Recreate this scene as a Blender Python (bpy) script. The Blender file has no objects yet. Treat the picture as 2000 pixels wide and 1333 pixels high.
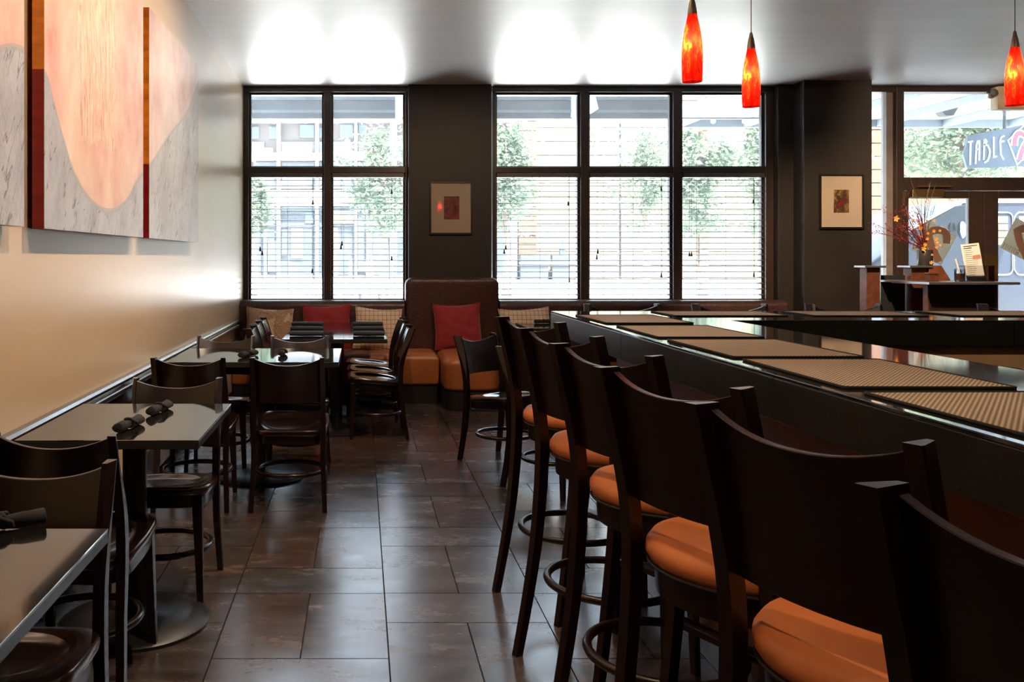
import bpy, bmesh, math, random
from mathutils import Vector, Matrix

# ------------------------------------------------------------------ camera / world / light / exposure
scene = bpy.context.scene
COL = scene.collection
F, CU, CV, H = 1790.0, 705.0, 503.0, 1.38          # focal length (px), vanishing point (px), camera height (m)
cam_d = bpy.data.cameras.new('camera')
cam = bpy.data.objects.new('camera', cam_d)
COL.objects.link(cam)
cam.location = (0, 0, H)
cam.rotation_euler = (math.pi / 2, 0, 0)
cam_d.sensor_fit = 'HORIZONTAL'
cam_d.sensor_width = 36.0
cam_d.lens = 36.0 * F / 2000.0
cam_d.shift_x = (1000.0 - CU) / 2000.0
cam_d.shift_y = -(666.5 - CV) / 2000.0
cam_d.clip_start = 0.02
cam_d.clip_end = 500
scene.camera = cam

world = bpy.data.worlds.new('sky')
scene.world = world
world.use_nodes = True
_bg = world.node_tree.nodes['Background']
_bg.inputs[0].default_value = (0.66, 0.82, 1.0, 1)
_bg.inputs[1].default_value = 1.3

sun_d = bpy.data.lights.new('sun', 'SUN')
sun_d.energy = 8.5
sun_d.angle = math.radians(1.0)
sun_d.color = (1.0, 0.95, 0.87)
sun = bpy.data.objects.new('sun', sun_d)
COL.objects.link(sun)
sun.location = (6, -20, 30)
sun.rotation_euler = Vector((-0.20, 0.47, -0.86)).to_track_quat('-Z', 'Y').to_euler()

vs = scene.view_settings
vs.view_transform = 'Standard'
vs.look = 'None'
vs.exposure = 2.75
vs.gamma = 1.0
vs.use_curve_mapping = False
scene.display_settings.display_device = 'sRGB'
scene.cycles.use_denoising = True
scene.cycles.max_bounces = 9
scene.cycles.diffuse_bounces = 5
scene.cycles.glossy_bounces = 4
scene.cycles.transparent_max_bounces = 12
scene.cycles.sample_clamp_indirect = 8.0
scene.cycles.caustics_reflective = False
scene.cycles.caustics_refractive = False

for (px0, px1, pz0, pz1) in ((-1.2, 0.48, 0.95, 3.1), (1.35, 4.28, 0.95, 3.1), (5.15, 7.5, 0.2, 3.1)):
    ld = bpy.data.lights.new('window_portal', 'AREA')
    ld.shape = 'RECTANGLE'
    ld.size, ld.size_y = px1 - px0, pz1 - pz0
    ld.cycles.is_portal = True
    lo = bpy.data.objects.new('window_portal', ld)
    COL.objects.link(lo)
    lo.location = ((px0 + px1) / 2, 9.72, (pz0 + pz1) / 2)
    lo.rotation_euler = (-math.pi / 2, 0, 0)

# ------------------------------------------------------------------ helpers
def X(u, Z): return (u - CU) * Z / F
def HT(v, Z): return H - (v - CV) * Z / F
def lerp(a, b, t): return a + (b - a) * t

def link(o, parent=None):
    COL.objects.link(o)
    if parent is not None:
        o.parent = parent
    return o

def tag(o, label, cat, group=None, kind=None):
    o['label'] = label
    o['category'] = cat
    if group: o['group'] = group
    if kind: o['kind'] = kind
    return o

def thing(name, label, cat, loc=(0, 0, 0), rz=0.0, group=None):
    o = bpy.data.objects.new(name, None)
    o.empty_display_size = 0.1
    link(o)
    o.location = loc
    o.rotation_euler = (0, 0, rz)
    return tag(o, label, cat, group)

def struct(o):
    o['kind'] = 'structure'
    return o

def struct_empty(name, loc=(0, 0, 0)):
    o = bpy.data.objects.new(name, None)
    o.empty_display_size = 0.1
    link(o)
    o.location = loc
    return struct(o)

def copy_tree(root, parent=None):
    c = root.copy()
    COL.objects.link(c)
    c.parent = parent
    for ch in root.children:
        copy_tree(ch, c)
    return c

class B:
    """collects shapes into one bmesh"""
    def __init__(s):
        s.bm = bmesh.new()
    def face(s, vs_):
        try:
            return s.bm.faces.new(vs_)
        except ValueError:
            return None
    def box(s, x0, x1, y0, y1, z0, z1):
        v = [s.bm.verts.new(p) for p in ((x0, y0, z0), (x1, y0, z0), (x1, y1, z0), (x0, y1, z0),
                                         (x0, y0, z1), (x1, y0, z1), (x1, y1, z1), (x0, y1, z1))]
        for f in ((3, 2, 1, 0), (4, 5, 6, 7), (0, 1, 5, 4), (1, 2, 6, 5), (2, 3, 7, 6), (3, 0, 4, 7)):
            s.face([v[i] for i in f])
        return s
    def prism(s, poly, axis, a0, a1):
        def mk(p, a):
            return {'x': (a, p[0], p[1]), 'y': (p[0], a, p[1]), 'z': (p[0], p[1], a)}[axis]
        lo = [s.bm.verts.new(mk(p, a0)) for p in poly]
        hi = [s.bm.verts.new(mk(p, a1)) for p in poly]
        n = len(poly)
        s.face(lo[::-1]); s.face(hi)
        for i in range(n):
            s.face([lo[i], lo[(i + 1) % n], hi[(i + 1) % n], hi[i]])
        return s
    def loft(s, secs, cap=True, closed=True):
        rows = [[s.bm.verts.new(p) for p in sec] for sec in secs]
        n = len(rows[0])
        for a, b in zip(rows[:-1], rows[1:]):
            for i in range(n if closed else n - 1):
                j = (i + 1) % n
                s.face([a[i], a[j], b[j], b[i]])
        if cap and closed:
            s.face(rows[0][::-1]); s.face(rows[-1])
        return s
    def tube(s, pts, r, n=8, closed=False, cap=True):
        pts = [Vector(p) for p in pts]
        m = len(pts)
        rr = r if isinstance(r, (list, tuple)) else [r] * m
        secs = []
        up = None
        for i, p in enumerate(pts):
            if closed:
                t = pts[(i + 1) % m] - pts[(i - 1) % m]
            else:
                t = pts[min(i + 1, m - 1)] - pts[max(i - 1, 0)]
            t.normalize()
            if up is None:
                up = Vector((0, 0, 1)) if abs(t.z) < 0.9 else Vector((1, 0, 0))
            a = t.cross(up)
            if a.length < 1e-6:
                a = t.cross(Vector((1, 0, 0)))
            a.normalize()
            b = a.cross(t).normalized()
            up = b
            secs.append([p + (a * math.cos(2 * math.pi * k / n) + b * math.sin(2 * math.pi * k / n)) * rr[i] for k in range(n)])
        if closed:
            rows = [[s.bm.verts.new(q) for q in sec] for sec in secs]
            for i in range(m):
                a, b = rows[i], rows[(i + 1) % m]
                for k in range(n):
                    s.face([a[k], a[(k + 1) % n], b[(k + 1) % n], b[k]])
        else:
            s.loft(secs, cap)
        return s
    def lathe(s, prof, n=24, c=(0, 0, 0), cap=True):
        secs = [[(c[0] + r * math.cos(2 * math.pi * k / n), c[1] + r * math.sin(2 * math.pi * k / n), c[2] + z) for k in range(n)] for r, z in prof]
        return s.loft(secs, cap)
    def ball(s, c, r, n=8, sz=None):
        sx, sy, szz = (r, r, r) if sz is None else sz
        secs = []
        for i in range(1, n):
            a = math.pi * i / n
            secs.append([(c[0] + sx * math.sin(a) * math.cos(2 * math.pi * k / (n + 2)), c[1] + sy * math.sin(a) * math.sin(2 * math.pi * k / (n + 2)), c[2] - szz * math.cos(a)) for k in range(n + 2)])
        return s.loft(secs)
    def obj(s, name, mat, parent=None, bevel=0.0, seg=2, smooth=True, angle=None, matrix=None):
        if angle is None: angle = 15 if bevel > 0 else 38
        bmesh.ops.recalc_face_normals(s.bm, faces=s.bm.faces[:])
        if bevel > 0:
            es = [e for e in s.bm.edges if len(e.link_faces) == 2 and e.calc_face_angle(0) > math.radians(25)]
            bmesh.ops.bevel(s.bm, geom=es, offset=bevel, segments=seg, affect='EDGES', profile=0.5, clamp_overlap=True)
        me = bpy.data.meshes.new(name)
        if matrix is not None:
            s.bm.transform(matrix)
        s.bm.to_mesh(me)
        s.bm.free()
        if smooth:
            for p in me.polygons:
                p.use_smooth = True
            me.set_sharp_from_angle(angle=math.radians(angle))
        me.materials.append(mat)
        return link(bpy.data.objects.new(name, me), parent)

def bx(name, b, mat, parent=None, bevel=0.003, seg=2):
    return B().box(*b).obj(name, mat, parent, bevel, seg)

def ribbon_poly(pts, w):
    """flat outline around a 2D polyline; w number or list"""
    n = len(pts)
    ws = w if isinstance(w, (list, tuple)) else [w] * n
    L, R = [], []
    for i in range(n):
        a = Vector(pts[max(i - 1, 0)]); b = Vector(pts[min(i + 1, n - 1)])
        t = (b - a).normalized()
        nn = Vector((-t.y, t.x)) * ws[i] * 0.5
        p = Vector(pts[i])
        L.append(tuple(p + nn)); R.append(tuple(p - nn))
    return L, R

def add_ribbon(bld, pts, w, y0, y1):
    L, R = ribbon_poly(pts, w)
    for i in range(len(pts) - 1):
        bld.prism([L[i], R[i], R[i + 1], L[i + 1]], 'y', y0, y1)

def smooth_pts(pts, k=6):
    """Catmull-Rom"""
    pts = [Vector(p) for p in pts]
    out = []
    n = len(pts)
    for i in range(n - 1):
        p0, p1, p2, p3 = pts[max(i - 1, 0)], pts[i], pts[i + 1], pts[min(i + 2, n - 1)]
        for j in range(k):
            t = j / k
            out.append(0.5 * ((2 * p1) + (p2 - p0) * t + (2 * p0 - 5 * p1 + 4 * p2 - p3) * t * t + (3 * p1 - p0 - 3 * p2 + p3) * t ** 3))
    out.append(pts[-1])
    return out

# ------------------------------------------------------------------ materials
class NT:
    def __init__(s, name):
        s.m = bpy.data.materials.new(name)
        s.m.use_nodes = True
        s.t = s.m.node_tree
        s.p = s.t.nodes['Principled BSDF']
        s.out = s.t.nodes['Material Output']
    def n(s, typ, **kw):
        nd = s.t.nodes.new(typ)
        for k, v in kw.items():
            setattr(nd, k, v)
        return nd
    def l(s, a, b):
        s.t.links.new(a, b)
    def mapping(s, kind='Object', scale=(1, 1, 1)):
        if kind == 'World':
            src = s.n('ShaderNodeNewGeometry').outputs['Position']
        else:
            src = s.n('ShaderNodeTexCoord').outputs[kind]
        mp = s.n('ShaderNodeMapping')
        mp.inputs['Scale'].default_value = scale
        s.l(src, mp.inputs['Vector'])
        return mp.outputs[0]
    def noise(s, vec, scale, detail=4, rough=0.55):
        nz = s.n('ShaderNodeTexNoise')
        nz.inputs['Scale'].default_value = scale
        nz.inputs['Detail'].default_value = detail
        nz.inputs['Roughness'].default_value = rough
        if vec is not None: s.l(vec, nz.inputs['Vector'])
        return nz.outputs[0]
    def ramp(s, fac, stops, interp='LINEAR'):
        r = s.n('ShaderNodeValToRGB')
        r.color_ramp.interpolation = interp
        el = r.color_ramp.elements
        while len(el) > 1: el.remove(el[0])
        el[0].position, el[0].color = stops[0][0], (*stops[0][1], 1)
        for p, c in stops[1:]:
            e = el.new(p); e.color = (*c, 1)
        s.l(fac, r.inputs[0])
        return r.outputs[0]
    def mix(s, fac, a, b, blend='MIX'):
        mx = s.n('ShaderNodeMix', data_type='RGBA', blend_type=blend)
        for sock, v in ((mx.inputs[0], fac), (mx.inputs[6], a), (mx.inputs[7], b)):
            if isinstance(v, (int, float)): sock.default_value = v
            elif isinstance(v, tuple): sock.default_value = (*v, 1)
            else: s.l(v, sock)
        return mx.outputs[2]
    def math(s, op, a, b=None, clamp=False):
        m = s.n('ShaderNodeMath', operation=op, use_clamp=clamp)
        for i, v in enumerate((a, b)):
            if v is None: continue
            if isinstance(v, (int, float)): m.inputs[i].default_value = v
            else: s.l(v, m.inputs[i])
        return m.outputs[0]
    def bump(s, height, strength=0.2, dist=0.01):
        b = s.n('ShaderNodeBump')
        b.inputs['Strength'].default_value = strength
        b.inputs['Distance'].default_value = dist
        s.l(height, b.inputs['Height'])
        s.l(b.outputs[0], s.p.inputs['Normal'])
        return b
    def base(s, c):
        if isinstance(c, tuple): s.p.inputs['Base Color'].default_value = (*c, 1)
        else: s.l(c, s.p.inputs['Base Color'])
    def set(s, **kw):
        for k, v in kw.items():
            nm = {'rough': 'Roughness', 'metal': 'Metallic', 'ior': 'IOR', 'spec': 'Specular IOR Level', 'coat': 'Coat Weight',
                  'coat_rough': 'Coat Roughness', 'trans': 'Transmission Weight', 'sheen': 'Sheen Weight', 'alpha': 'Alpha'}[k]
            if isinstance(v, (int, float)): s.p.inputs[nm].default_value = v
            else: s.l(v, s.p.inputs[nm])

def plain(name, c, rough=0.5, metal=0.0, var=0.12, scale=8.0, **kw):
    n = NT(name)
    v = n.mapping('Object')
    f = n.noise(v, scale)
    lo = tuple(max(0, x * (1 - var)) for x in c); hi = tuple(min(1, x * (1 + var)) for x in c)
    n.base(n.ramp(f, [(0.3, lo), (0.7, hi)]))
    n.set(rough=rough, metal=metal, **kw)
    return n.m

def wood_mat(name, dark, light, rough=0.3, coat=0.25):
    n = NT(name)
    v = n.mapping('Object', (6, 6, 1.2))
    f = n.noise(v, 14, 6, 0.65)
    n.base(n.ramp(f, [(0.3, dark), (0.75, light)]))
    v2 = n.mapping('Object', (1, 1, 1))
    f2 = n.noise(v2, 35, 3)
    n.set(rough=n.math('MULTIPLY_ADD', f2, 0.12) if False else rough, coat=coat, coat_rough=0.18)
    n.bump(f, 0.05, 0.002)
    return n.m

M = {}
M['wood'] = wood_mat('espresso_wood', (0.007, 0.003, 0.0022), (0.016, 0.0065, 0.0045), 0.26, 0.35)
M['stool_wood'] = wood_mat('mahogany_wood', (0.0040, 0.0011, 0.0009), (0.013, 0.0026, 0.0018), 0.38, 0.06)
M['frame_wood'] = wood_mat('window_frame_wood', (0.040, 0.025, 0.020), (0.066, 0.042, 0.034), 0.32, 0.1)
M['rail_wood'] = wood_mat('chair_rail_wood', (0.014, 0.008, 0.006), (0.03, 0.016, 0.011), 0.2, 0.5)

def leather(name, c, bump=0.25, rough=0.5, sc=160):
    n = NT(name)
    v = n.mapping('Object')
    f = n.noise(v, 7, 4)
    n.base(n.ramp(f, [(0.3, tuple(x * 0.86 for x in c)), (0.7, tuple(min(1, x * 1.1) for x in c))]))
    vo = n.n('ShaderNodeTexVoronoi'); vo.inputs['Scale'].default_value = sc
    n.l(v, vo.inputs['Vector'])
    n.bump(vo.outputs['Distance'], bump, 0.002)
    n.set(rough=rough)
    return n.m
M['seat_leather'] = leather('cognac_vinyl', (0.50, 0.155, 0.045), 0.08, 0.48)
M['bench_leather'] = leather('bench_cognac_vinyl', (0.34, 0.105, 0.030), 0.08, 0.42)

def crocodile():
    n = NT('brown_reptile_vinyl')
    v = n.mapping('Object', (1, 1, 1.6))
    br = n.n('ShaderNodeTexVoronoi'); br.inputs['Scale'].default_value = 42
    n.l(v, br.inputs['Vector'])
    n.base(n.ramp(br.outputs['Distance'], [(0.0, (0.085, 0.036, 0.030)), (0.7, (0.045, 0.018, 0.016))]))
    n.bump(br.outputs['Distance'], 0.35, 0.004)
    n.set(rough=0.36)
    return n.m
M['reptile'] = crocodile()

def wall_paint():
    n = NT('beige_satin_paint')
    v = n.mapping('World', (0.6, 0.6, 3.0))
    f = n.noise(v, 1.6, 5)
    n.base(n.ramp(f, [(0.3, (0.60, 0.44, 0.29)), (0.7, (0.66, 0.49, 0.33))]))
    v2 = n.mapping('World', (1, 1, 1))
    g = n.noise(v2, 220, 2)
    n.bump(g, 0.03, 0.002)
    n.set(rough=0.30, ior=1.55)
    return n.m
M['wall'] = wall_paint()
M['wall_plain'] = plain('taupe_wall_paint', (0.12, 0.085, 0.06), 0.6, scale=2)

def ceiling_paint():
    n = NT('ceiling_gloss_paint')
    v = n.mapping('World', (0.25, 2.0, 1))
    f = n.noise(v, 2.2, 5)
    n.base(n.ramp(f, [(0.3, (0.82, 0.82, 0.83)), (0.7, (0.88, 0.88, 0.89))]))
    n.bump(f, 0.03, 0.02)
    n.set(rough=0.43, ior=2.7)
    return n.m
M['ceiling'] = ceiling_paint()
M['pillar'] = plain('charcoal_brown_paint', (0.022, 0.017, 0.014), 0.55, scale=3)

def slate():
    n = NT('slate_porcelain_tile')
    v = n.mapping('World', (1, 1, 1))
    oi = n.n('ShaderNodeObjectInfo')
    off = n.n('ShaderNodeVectorMath', operation='ADD')
    cm = n.n('ShaderNodeCombineXYZ')
    n.l(n.math('MULTIPLY', oi.outputs['Random'], 37.0), cm.inputs[2])
    n.l(v, off.inputs[0]); n.l(cm.outputs[0], off.inputs[1])
    mp = n.n('ShaderNodeMapping'); mp.inputs['Scale'].default_value = (1.0, 2.4, 1)
    n.l(off.outputs[0], mp.inputs['Vector'])
    f = n.noise(mp.outputs[0], 3.2, 7, 0.68)
    f2 = n.noise(off.outputs[0], 1.1, 4)
    c1 = n.ramp(f, [(0.25, (0.010, 0.008, 0.008)), (0.48, (0.042, 0.028, 0.022)), (0.62, (0.085, 0.052, 0.037)), (0.78, (0.115, 0.088, 0.072))])
    c2 = n.ramp(f, [(0.25, (0.018, 0.017, 0.018)), (0.5, (0.050, 0.044, 0.043)), (0.78, (0.095, 0.088, 0.086))])
    c = n.mix(n.ramp(f2, [(0.4, (0, 0, 0)), (0.62, (1, 1, 1))]), c1, c2)
    c = n.mix(n.math('MULTIPLY', oi.outputs['Random'], 0.45), c, (0.085, 0.046, 0.032))
    n.base(c)
    n.set(rough=n.ramp(f, [(0.2, (0.17,) * 3), (0.8, (0.33,) * 3)]), ior=2.05)
    n.bump(f, 0.03, 0.002)
    return n.m
M['tile'] = slate()
M['grout'] = plain('dark_grout', (0.012, 0.010, 0.009), 0.9)
M['concrete'] = plain('bare_concrete', (0.10, 0.085, 0.075), 0.8)

def granite(name='black_granite', rough=0.055, ior=1.62):
    n = NT(name)
    v = n.mapping('World')
    vo = n.n('ShaderNodeTexVoronoi'); vo.inputs['Scale'].default_value = 260
    n.l(v, vo.inputs['Vector'])
    f = n.noise(v, 190, 3, 0.7)
    c = n.ramp(f, [(0.45, (0.006, 0.007, 0.007)), (0.66, (0.018, 0.020, 0.018)), (0.75, (0.10, 0.10, 0.085))])
    n.base(c)
    n.set(rough=rough, ior=ior)
    return n.m
M['granite'] = granite()
M['granite_edge'] = granite('honed_granite_edge', 0.28, 1.38)
M['seat_wood'] = wood_mat('polished_seat_wood', (0.008, 0.0035, 0.0026), (0.018, 0.0075, 0.005), 0.12, 1.0)
M['tabletop'] = plain('black_laminate', (0.012, 0.011, 0.010), 0.05, scale=30, ior=2.9)
M['table_edge'] = plain('dark_table_edge', (0.030, 0.028, 0.026), 0.25)
M['iron'] = plain('black_cast_iron', (0.012, 0.012, 0.013), 0.38, scale=30)
M['black_paint'] = plain('black_kick_paint', (0.010, 0.009, 0.009), 0.45)
M['napkin'] = plain('black_cotton', (0.014, 0.013, 0.014), 0.85, scale=120, var=0.35)
M['tan_panel'] = plain('tan_panel_paint', (0.34, 0.22, 0.12), 0.5)
M['bar_front'] = plain('brown_bar_veneer', (0.10, 0.036, 0.016), 0.75)
M['black_frame'] = plain('black_picture_frame', (0.008, 0.007, 0.007), 0.35)
M['mat_board'] = plain('cream_mat_board', (0.62, 0.50, 0.40), 0.7, var=0.03)
M['brass'] = plain('aged_brass', (0.42, 0.26, 0.09), 0.3, metal=0.9)
M['nickel'] = plain('brushed_nickel', (0.42, 0.36, 0.28), 0.28, metal=1.0)
M['copper'] = plain('weathered_copper', (0.26, 0.085, 0.035), 0.42, metal=0.55, var=0.4, scale=14)
M['rust'] = plain('rusted_steel', (0.115, 0.036, 0.017), 0.55, metal=0.3, var=0.4, scale=18)
M['steel_plate'] = plain('grey_steel_plate', (0.18, 0.17, 0.18), 0.3, metal=0.7)
M['beige_plastic'] = plain('beige_plastic', (0.780, 0.600, 0.405), 0.5)
M['blind'] = plain('dark_blind_slat', (0.10, 0.095, 0.095), 0.4)
M['cord'] = plain('black_cord', (0.012, 0.012, 0.014), 0.7)
M['smoked'] = plain('smoked_panel', (0.020, 0.022, 0.026), 0.12)
M['paper'] = plain('white_paper', (0.78, 0.74, 0.72), 0.8, var=0.04)
M['ink'] = plain('black_ink', (0.03, 0.03, 0.03), 0.8)
M['wax'] = plain('pink_candle_wax', (0.55, 0.30, 0.22), 0.5)
M['vase'] = plain('charcoal_vase', (0.030, 0.028, 0.030), 0.25)
M['twig_red'] = plain('burgundy_twig', (0.13, 0.018, 0.022), 0.6, var=0.4)
M['twig_green'] = plain('olive_twig', (0.07, 0.065, 0.03), 0.6, var=0.3)
M['berry'] = plain('crimson_berry', (0.24, 0.016, 0.022), 0.5)
M['petal'] = plain('amber_petal', (0.72, 0.30, 0.055), 0.6, var=0.25, scale=40)
M['chrome'] = plain('chrome_trim', (0.75, 0.78, 0.82), 0.15, metal=1.0)
M['van'] = plain('dark_blue_van_paint', (0.009, 0.013, 0.026), 0.35)
M['rubber'] = plain('tyre_rubber', (0.02, 0.02, 0.02), 0.8)
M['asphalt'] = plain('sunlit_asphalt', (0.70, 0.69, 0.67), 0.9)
M['sidewalk'] = plain('pale_concrete_sidewalk', (0.60, 0.58, 0.55), 0.9)
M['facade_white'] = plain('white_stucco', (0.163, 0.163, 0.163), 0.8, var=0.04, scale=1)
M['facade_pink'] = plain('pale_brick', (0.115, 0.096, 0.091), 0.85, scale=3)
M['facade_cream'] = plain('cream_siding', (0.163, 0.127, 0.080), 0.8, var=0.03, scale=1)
M['reveal'] = plain('grey_joint', (0.12, 0.11, 0.105), 0.8)
M['brick'] = plain('orange_brick', (0.096, 0.038, 0.020), 0.85, var=0.2, scale=3)
M['brick_cap'] = plain('pale_stone', (0.144, 0.134, 0.125), 0.85)
M['shop_dark'] = plain('storefront_dark_grey', (0.032, 0.040, 0.052), 0.5, var=0.3, scale=0.7)  # dark bluish-grey of the shop glass and base panels
M['shop_brown'] = plain('storefront_interior', (0.085, 0.057, 0.040), 0.6, var=0.2, scale=1)
M['shop_blue'] = plain('pale_window_blue', (0.074, 0.095, 0.111), 0.12, var=0.15, scale=1)
M['gold_letter'] = plain('gold_letter', (0.34, 0.21, 0.03), 0.4)
M['awning'] = plain('slate_awning', (0.058, 0.068, 0.080), 0.7, scale=4)
M['awning_light'] = plain('grey_awning_band', (0.110, 0.130, 0.145), 0.7)
M['canopy'] = plain('pale_canopy_panel', (0.50, 0.56, 0.60), 0.6)
M['canopy_rib'] = plain('canopy_rib', (0.255, 0.300, 0.338), 0.6)
M['globe'] = plain('white_globe', (0.8, 0.8, 0.78), 0.3)
M['sign_board'] = plain('slate_sign_board', (0.13, 0.17, 0.22), 0.6)
M['sign_white'] = plain('white_sign_letter', (0.88, 0.88, 0.88), 0.6, var=0.02)
M['sign_red'] = plain('red_sign_numeral', (0.62, 0.13, 0.18), 0.6)
def film(name, c):
    n = NT(name)
    n.base(n.ramp(n.noise(n.mapping('Object'), 12), [(0.3, tuple(x * 0.92 for x in c)), (0.7, c)]))
    n.set(rough=0.6)
    tl = n.n('ShaderNodeBsdfTranslucent'); tl.inputs[0].default_value = (*c, 1)
    mx = n.n('ShaderNodeMixShader'); mx.inputs[0].default_value = 0.78
    n.l(n.p.outputs[0], mx.inputs[1]); n.l(tl.outputs[0], mx.inputs[2]); n.l(mx.outputs[0], n.out.inputs[0])
    return n.m
M['decal'] = film('olive_decal', (0.48, 0.46, 0.39))
M['decal_pink'] = film('terracotta_decal', (0.76, 0.50, 0.42))
M['decal_text'] = film('sand_decal_text', (0.82, 0.70, 0.60))
M['bark'] = plain('tree_bark', (0.16, 0.12, 0.09), 0.9, var=0.3)
M['car_white'] = plain('white_car_paint', (0.38, 0.39, 0.40), 0.3)
M['skin'] = plain('skin', (0.62, 0.40, 0.31), 0.6)
M['shirt'] = plain('pale_shirt', (0.72, 0.68, 0.70), 0.8)
M['trousers'] = plain('grey_trousers', (0.25, 0.26, 0.30), 0.8)
M['hair'] = plain('brown_hair', (0.16, 0.10, 0.07), 0.7)
M['yellow_lit'] = plain('yellow_lit_pane', (0.350, 0.300, 0.130), 0.5)  # flat yellow standing in for the lit windows seen through the van
M['bar_mat'] = plain('black_rubber_mat', (0.013, 0.012, 0.012), 0.6)

def leaf_mat():
    n = NT('tree_leaf')
    v = n.mapping('World')
    f = n.noise(v, 3.0, 2)
    c = n.ramp(f, [(0.35, (0.075, 0.130, 0.075)), (0.65, (0.24, 0.29, 0.20))])
    n.base(c)
    n.set(rough=0.5)
    tr = n.n('ShaderNodeBsdfTranslucent')
    n.l(c, tr.inputs[0])
    mx = n.n('ShaderNodeMixShader'); mx.inputs[0].default_value = 0.45
    n.l(n.p.outputs[0], mx.inputs[1]); n.l(tr.outputs[0], mx.inputs[2])
    n.l(mx.outputs[0], n.out.inputs[0])
    return n.m
M['leaf'] = leaf_mat()

def thin_glass(name, tint=(0.96, 0.98, 0.98), rough=0.0, haze=0.0):
    n = NT(name)
    t = n.n('ShaderNodeBsdfTransparent'); t.inputs[0].default_value = (*tint, 1)
    g = n.n('ShaderNodeBsdfGlossy'); g.inputs['Roughness'].default_value = rough
    fr = n.n('ShaderNodeFresnel'); fr.inputs[0].default_value = 1.45
    mx = n.n('ShaderNodeMixShader')
    n.l(fr.outputs[0], mx.inputs[0]); n.l(t.outputs[0], mx.inputs[1]); n.l(g.outputs[0], mx.inputs[2])
    n.l(mx.outputs[0], n.out.inputs[0])
    if haze > 0:                       # translucent veil added to imitate the glare haze over the view outside
        tl = n.n('ShaderNodeBsdfTranslucent'); tl.inputs[0].default_value = (0.93, 0.97, 1.0, 1)
        f = n.noise(n.mapping('World', (1, 1, 0.4)), 2.5, 4)
        m2 = n.n('ShaderNodeMixShader')
        n.l(n.math('MULTIPLY', n.math('ADD', f, 0.5), haze), m2.inputs[0])
        n.l(mx.outputs[0], m2.inputs[1]); n.l(tl.outputs[0], m2.inputs[2])
        n.l(m2.outputs[0], n.out.inputs[0])
    n.t.nodes.remove(n.p)
    return n.m
M['glass'] = thin_glass('window_glass', haze=0.032)
M['acrylic'] = thin_glass('clear_acrylic', (0.82, 0.84, 0.86), 0.05)
M['picture_glass'] = thin_glass('picture_glass', (1, 1, 1), 0.0)
M['van_glass'] = thin_glass('vehicle_glass', (0.30, 0.36, 0.42), 0.02)

def fabric(name, c, c2=None, kind='plain'):
    n = NT(name)
    v = n.mapping('Object')
    f = n.noise(v, 9, 4)
    col = n.ramp(f, [(0.3, tuple(x * 0.85 for x in c)), (0.7, c)])
    if kind == 'check':
        sep = n.n('ShaderNodeSeparateXYZ'); n.l(v, sep.inputs[0])
        masks = []
        for ax in (0, 2):
            fr = n.math('FRACT', n.math('MULTIPLY', sep.outputs[ax], 24.0))
            masks.append(n.math('LESS_THAN', fr, 0.13))
        mk = n.math('MAXIMUM', masks[0], masks[1])
        col = n.mix(n.math('MULTIPLY', mk, 0.75), col, c2)
    if kind == 'floral':
        vo = n.n('ShaderNodeTexVoronoi', feature='DISTANCE_TO_EDGE'); vo.inputs['Scale'].default_value = 24
        g = n.noise(v, 5.5, 3)
        wv = n.n('ShaderNodeVectorMath', operation='ADD')
        n.l(v, wv.inputs[0])
        n.l(n.n('ShaderNodeTexNoise').outputs[1], wv.inputs[1])
        n.l(wv.outputs[0], vo.inputs['Vector'])
        mk = n.math('MULTIPLY', n.math('LESS_THAN', vo.outputs[0], 0.12), n.math('GREATER_THAN', g, 0.44))
        col = n.mix(n.math('MULTIPLY', mk, 0.85), col, c2)
    n.base(col)
    w = n.noise(v, 300, 2)
    n.bump(w, 0.15, 0.002)
    n.set(rough=0.8, sheen=0.2)
    return n.m
M['red_cloth'] = fabric('crimson_cloth', (0.27, 0.012, 0.018))
M['check_cloth'] = fabric('tan_check_cloth', (0.66, 0.50, 0.37), (0.16, 0.075, 0.04), 'check')
M['floral_cloth'] = fabric('tan_floral_cloth', (0.64, 0.46, 0.32), (0.13, 0.055, 0.035), 'floral')

def placemat_mat():
    n = NT('woven_placemat')
    v = n.mapping('Object')
    sep = n.n('ShaderNodeSeparateXYZ'); n.l(v, sep.inputs[0])
    a = n.math('SINE', n.math('MULTIPLY', sep.outputs[0], 2 * math.pi / 0.010))
    b = n.math('SINE', n.math('MULTIPLY', sep.outputs[1], 2 * math.pi / 0.013))
    w = n.math('MULTIPLY', a, b)
    f = n.math('MULTIPLY_ADD', w, 0.5)
    f.node.inputs[2].default_value = 0.5
    n.base(n.ramp(f, [(0.2, (0.07, 0.052, 0.038)), (0.5, (0.36, 0.28, 0.20)), (0.85, (0.56, 0.44, 0.32))]))
    n.bump(f, 0.8, 0.003)
    n.set(rough=0.7)
    return n.m
M['placemat'] = placemat_mat()

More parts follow.
